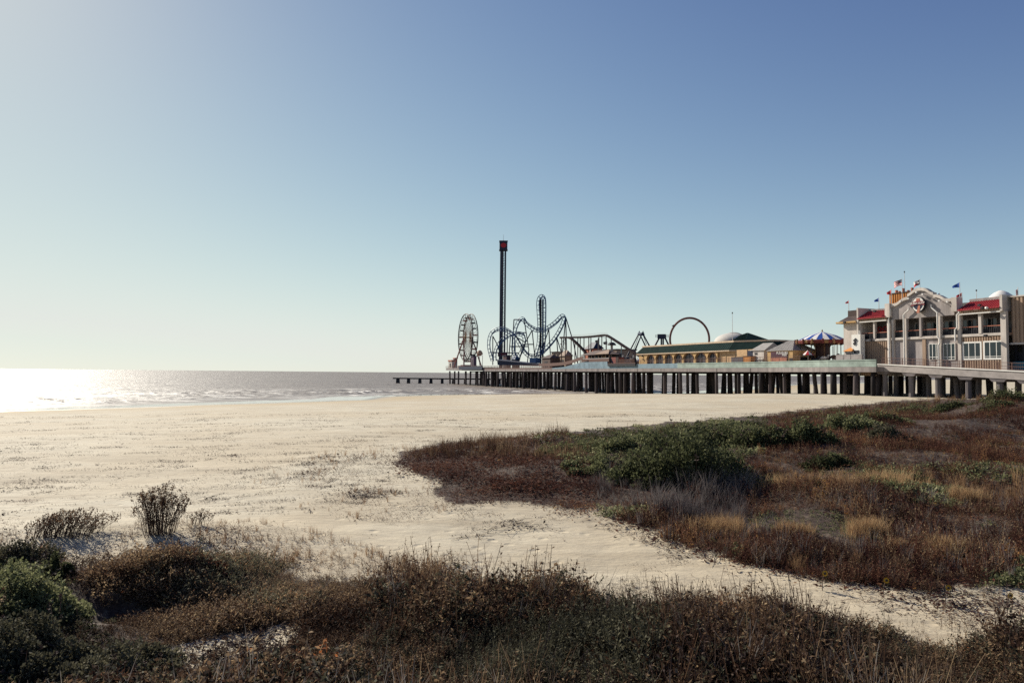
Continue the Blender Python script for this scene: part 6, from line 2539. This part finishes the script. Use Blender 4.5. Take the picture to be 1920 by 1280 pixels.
BG = 'green bushes on the dune'
NB = 'bushes in the near corner'
for lab, px, py, w_, h_, m_, leaf, n, lob, ti, dp, sp in [
        ('largest dark green bush on the dune, in deep shade below its lit top', 1300, 915, 250, 112, M_LEAF, .085, 30000, 12, .38, .8, 18),
        ('rounded green bush joined to the left flank of the largest dark one', 1205, 905, 140, 74, M_LEAF, .08, 12000, 7, .52, .8, 14),
        ('low pale green mound at the lower left end of the green ridge', 1120, 893, 130, 40, M_LEAF, .07, 9000, 7, .60, .8, 10),
        ('thin green mound on the dune edge nearest the brown tongue', 1060, 850, 120, 22, M_LEAF, .075, 6000, 6, .58, .7, 8),
        ('wide leafy green bank on the ridge behind the two rounded bushes', 1215, 846, 210, 40, M_LEAF, .09, 12000, 9, .56, .6, 16),
        ('leafy green bank along the ridge above the largest dark bush', 1360, 840, 220, 50, M_LEAF, .095, 13000, 9, .54, .6, 16),
        ('dark leafy bush where the ridge dips right of the largest one', 1432, 838, 110, 46, M_LEAF, .095, 8000, 6, .44, .7, 12),
        ('tall green bush on the crest with bare sprigs sticking up', 1505, 832, 140, 66, M_LEAF, .10, 12000, 8, .46, .7, 40),
        ('green bush with yellowish top right of the one with bare sprigs', 1596, 812, 130, 38, M_LEAF, .11, 8000, 7, .60, .6, 10),
        ('flat green bush along the crest behind the grey green one', 1660, 790, 120, 24, M_LEAF, .12, 6000, 7, .55, .6, 8),
        ('grey green rounded bush among brown weeds below the crest', 1672, 834, 88, 40, M_OLIVE, .085, 8000, 6, .55, .7, 10),
        ('green bush on the crest, left of the pale ramp pillars', 1730, 776, 100, 20, M_LEAF, .13, 5000, 6, .48, .6, 6),
        ('low dark green bush on the crest in front of the ramp pillars', 1790, 766, 110, 18, M_LEAF, .14, 5000, 6, .42, .6, 6),
        ('small green bush on the crest at the frame edge below the isolated mound', 1880, 768, 90, 14, M_LEAF, .13, 3500, 5, .46, .6, 6),
        ('dark green scrub patch among the weeds on the upper slope', 1560, 876, 100, 30, M_LEAF, .07, 6000, 6, .38, .6, 6),
        ('low dark green scrub patch in the middle of the brown slope', 1730, 912, 110, 22, M_LEAF, .06, 5000, 6, .40, .6, 4)]:
    bush('bush', lab, 'bush', px, py, w_, h_, m_, leaf, n, lob, ti, dp, BG, spray=sp)
bush('bush', 'isolated green bush mound under the access ramp at the frame edge', 'bush', 1900, 752, 90, 28, M_LEAF, .17, 7000, 6, .46, .6, BG)
bush('bush', 'bright leafy green bush filling the near corner', 'bush', 0, 1165, 230, 112, M_LEAF, .044, 36000, 13, .62, .9, NB, spray=40)
bush('bush', 'darker leafy bush spilling down below the bright one', 'bush', -20, 1270, 260, 100, M_OLIVE, .042, 26000, 12, .52, .8, NB, spray=30)
bush('bush', 'olive leafy mound below and beside the dark hollow', 'bush', 190, 1285, 240, 80, M_OLIVE, .04, 20000, 12, .62, .8, NB, spray=30)
bush('bush', 'narrow dark green bush standing beside the bright leafy one', 'bush', 98, 1088, 58, 62, M_LEAF, .045, 7000, 5, .42, .8, NB)
bush('bush', 'dull grey green bush behind the narrow dark one', 'bush', 18, 1062, 140, 66, M_OLIVE, .045, 10000, 8, .55, .7, NB)
bush('bush', 'low brown bushy mound beside the dark hollow', 'bush', 255, 1132, 260, 74, M_WEED, .04, 24000, 12, .56, .6, NB, .5)
bush('bush', 'reddish brown twiggy mound behind the brown one', 'bush', 330, 1078, 170, 48, M_RUST, .035, 12000, 9, .5, .6, NB, .5)
bush('bush', 'small dark green plant among the brown weeds near the bare sand patch', 'bush', 492, 1150, 44, 30, M_LEAF, .03, 1800, 4, .42, .8, 'small green plants in the weeds')
bush('bush', 'small grey green plant near the tall grass blades', 'bush', 782, 1100, 36, 20, M_LEAF, .03, 1200, 3, .45, .8, 'small green plants in the weeds')
bush('bush', 'soft olive bush at the bottom edge in front of the dead weeds', 'bush', 1010, 1330, 320, 120, M_OLIVE, .028, 30000, 12, .45, .6, NB, .4)


# dry shrub with seed heads
def shrub(label, px, py, wpx, hpx, n, lean, heads, seed, tintb=.3):
    g = ground(px, py)
    Z = g.y
    w_, h_ = wpx / FPX * Z * .5, hpx / FPX * Z
    st = random.Random(seed)
    root = veg_thing('dry_shrub', label, 'shrub', g, 'dry shrubs on the near sand')
    t, hd = Tpl(), Tpl()
    for k in range(n):
        a = st.uniform(-1, 1)
        b = st.uniform(-1, 1)
        base = np.array([g.x + a * w_ * (.5 if heads else .95) + st.gauss(0, .03), g.y + b * w_ * .3, g.z - .03])
        top = np.array([g.x + a * w_ * (.9 if heads else 1.0) + st.gauss(0, .07) + lean * h_, g.y + b * w_ * .7, g.z + h_ * (1 - .35 * a * a) * st.uniform(.62, 1.0)])
        mid = (base + top) / 2 + np.array([-(top[0] - base[0]) * .12, 0, h_ * .05])
        t.stem([base, mid, top], .011, .005, st.uniform(.1, .5))
        for _ in range(3):
            f = st.uniform(.12, .92)
            q = mid + (top - mid) * (f - .5) * 2 if f > .5 else base + (mid - base) * f * 2
            e = q + np.array([st.gauss(lean * .08, .05), st.gauss(0, .05), st.uniform(.05, .16)]) * (1 if heads else .8)
            t.stem([q, e], .008, .004, st.uniform(.1, .5))
            for _ in range(6 if heads else 3):
                hd.leaf(e + np.array([st.gauss(0, .012), st.gauss(0, .012), st.gauss(0, .02)]), rdir(-20, 80), .035 * st.uniform(.6, 1.3), .02, rdir(0, 90), tintb + st.uniform(-.2, .3))
        for _ in range(12 if heads else 5):
            hd.leaf(top + np.array([st.gauss(0, .018), st.gauss(0, .018), st.gauss(0, .025)]), rdir(-20, 80), .04 * st.uniform(.6, 1.3), .024, rdir(0, 90), tintb + st.uniform(-.2, .35))
    v, f, tt = t.done()
    veg_part('stems', v, f, np.clip(tt, 0, 1), M_TWIG, root)
    v, f, tt = hd.done()
    veg_part('seed_heads' if heads else 'leaves', v, f, np.clip(tt, 0, 1), M_WEED, root)


shrub('upright dry brown shrub with fanned stems and seed heads on a sand hump', 297, 1000, 96, 88, 130, 0, True, 3)
shrub('low windswept brown shrub spreading on the sand left of the upright one', 115, 1004, 118, 44, 210, .5, False, 4)
shrub('small sparse brown shrub right of the upright one', 372, 985, 34, 24, 22, .1, False, 5)

# tan grass tufts on the dune
for k, (px, py, wpx, hpx, lab) in enumerate([(1622, 1004, 84, 34, 'largest tan grass tuft on the lower dune slope'),
                                             (1490, 1004, 70, 26, 'tan grass tuft left of the largest one'),
                                             (1780, 1040, 86, 34, 'tan grass tuft right of the largest one, nearer the sand'),
                                             (1345, 998, 110, 30, 'pale tan grass strip with a dark shadow under its right end'),
                                             (1815, 940, 66, 26, 'grey tan grass tuft higher up the slope'),
                                             (1682, 1034, 34, 24, 'small tan grass tuft between two larger ones')]):
    g = ground(px, py)
    n = int(wpx * 2.2)
    w_ = wpx / FPX * g.y * .5
    h_ = hpx / FPX * g.y
    P = np.stack([g.x + rng.normal(0, .45, n) * w_, g.y + rng.normal(0, .35, n) * w_, np.zeros(n)], 1)
    P[:, 2] = height(P[:, 0], P[:, 1])
    v, f, tt = scatter([t_tuft(12, h_ * .95, .007, .55) for _ in range(5)], P, rng.uniform(.7, 1.15, n), np.clip(.33 + rng.normal(0, .14, n), 0, 1))
    o = link('grass_tuft', np_mesh('grass_tuft', v - np.array(g), f.ravel(), np.full(len(f), 4), {'tint': tt}), M_TANG)
    o.location = g
    tag(o, lab, 'grass tuft', 'tan grass tufts on the dune')

# long arching blades
for k, (px, py, hpx, n, ln, lab) in enumerate([(868, 1135, 60, 16, 1.0, 'clump of long arching grey grass blades among the weeds'),
                                               (1022, 1132, 66, 22, .45, 'tall upright dark grass blades reaching over the sand'),
                                               (1135, 1130, 50, 14, .4, 'thin upright grass blades right of the tall dark ones')]):
    g = ground(px, py + 25)
    h_ = (hpx + 25) / FPX * g.y
    v, f, tt = t_tuft(n, h_ * 1.1, .012, ln)
    o = link('blade_grass', np_mesh('blade_grass', v, f.ravel(), np.full(len(f), 4), {'tint': np.clip(tt + .45, 0, 1)}), M_GREYG)
    o.location = g
    tag(o, lab, 'grass', 'long bladed grasses in the foreground')

# beach sunflowers
m_pet = mat('sunflower_petal', (0.55, 0.34, 0.03), 0.6, .15, 6)
for k, (px, py, lab) in enumerate([(1546, 1074, 'leftmost yellow beach sunflower on the sand strip'), (1661, 1087, 'second yellow beach sunflower from the left'),
                                   (1777, 1101, 'third yellow beach sunflower from the left'), (1893, 1115, 'rightmost yellow beach sunflower on the sand strip')]):
    g = ground(px - 4, py + 34)
    d = ray(px, py)
    top = Vector((0, 0, EYE)) + d * (g.y / d.y)
    root = veg_thing('sunflower', lab, 'flower', g, 'beach sunflowers along the sand strip')
    up = top - g
    mb = MB().tube([(0, 0, 0), (up.x * .3, .02, up.z * .55), (up.x, 0, up.z)], [.007, .006, .005], 5)

    def vp(mb, name, m):
        me = bpy.data.meshes.new(name)
        me.from_pydata(mb.v, [], mb.f)
        return link(name, me, m, root)
    vp(mb, 'stem', M_TIMB)
    mb = MB()
    for j in range(13):
        a = 2 * math.pi * j / 13
        c, s_ = math.cos(a), math.sin(a)
        mb.add([(up.x + c * .012, -.01, up.z + s_ * .012), (up.x + c * .034 - s_ * .009, -.018, up.z + s_ * .034 + c * .009), (up.x + c * .055, -.012, up.z + s_ * .055), (up.x + c * .034 + s_ * .009, -.018, up.z + s_ * .034 - c * .009)], [(0, 1, 2, 3)])
    vp(mb, 'petals', m_pet)
    mb = MB().prism([(up.x + .018 * math.cos(a), up.z + .018 * math.sin(a)) for a in np.linspace(0, 2 * math.pi, 11)[:-1]], -.028, -.006)
    vp(mb, 'flower_head', M_DARK)
    mb = MB()
    for f in (.25, .45, .6, .75):
        x, z = up.x * f, up.z * f
        mb.add([(x, 0, z), (x + .05, -.02, z + .03), (x + .09, 0, z + .01), (x + .045, .02, z - .01)], [(0, 1, 2, 3)])
        mb.add([(x, 0, z), (x - .05, -.02, z + .02), (x - .08, 0, z + .0), (x - .04, .02, z - .015)], [(0, 1, 2, 3)])
    vp(mb, 'leaves', M_OLIVE)
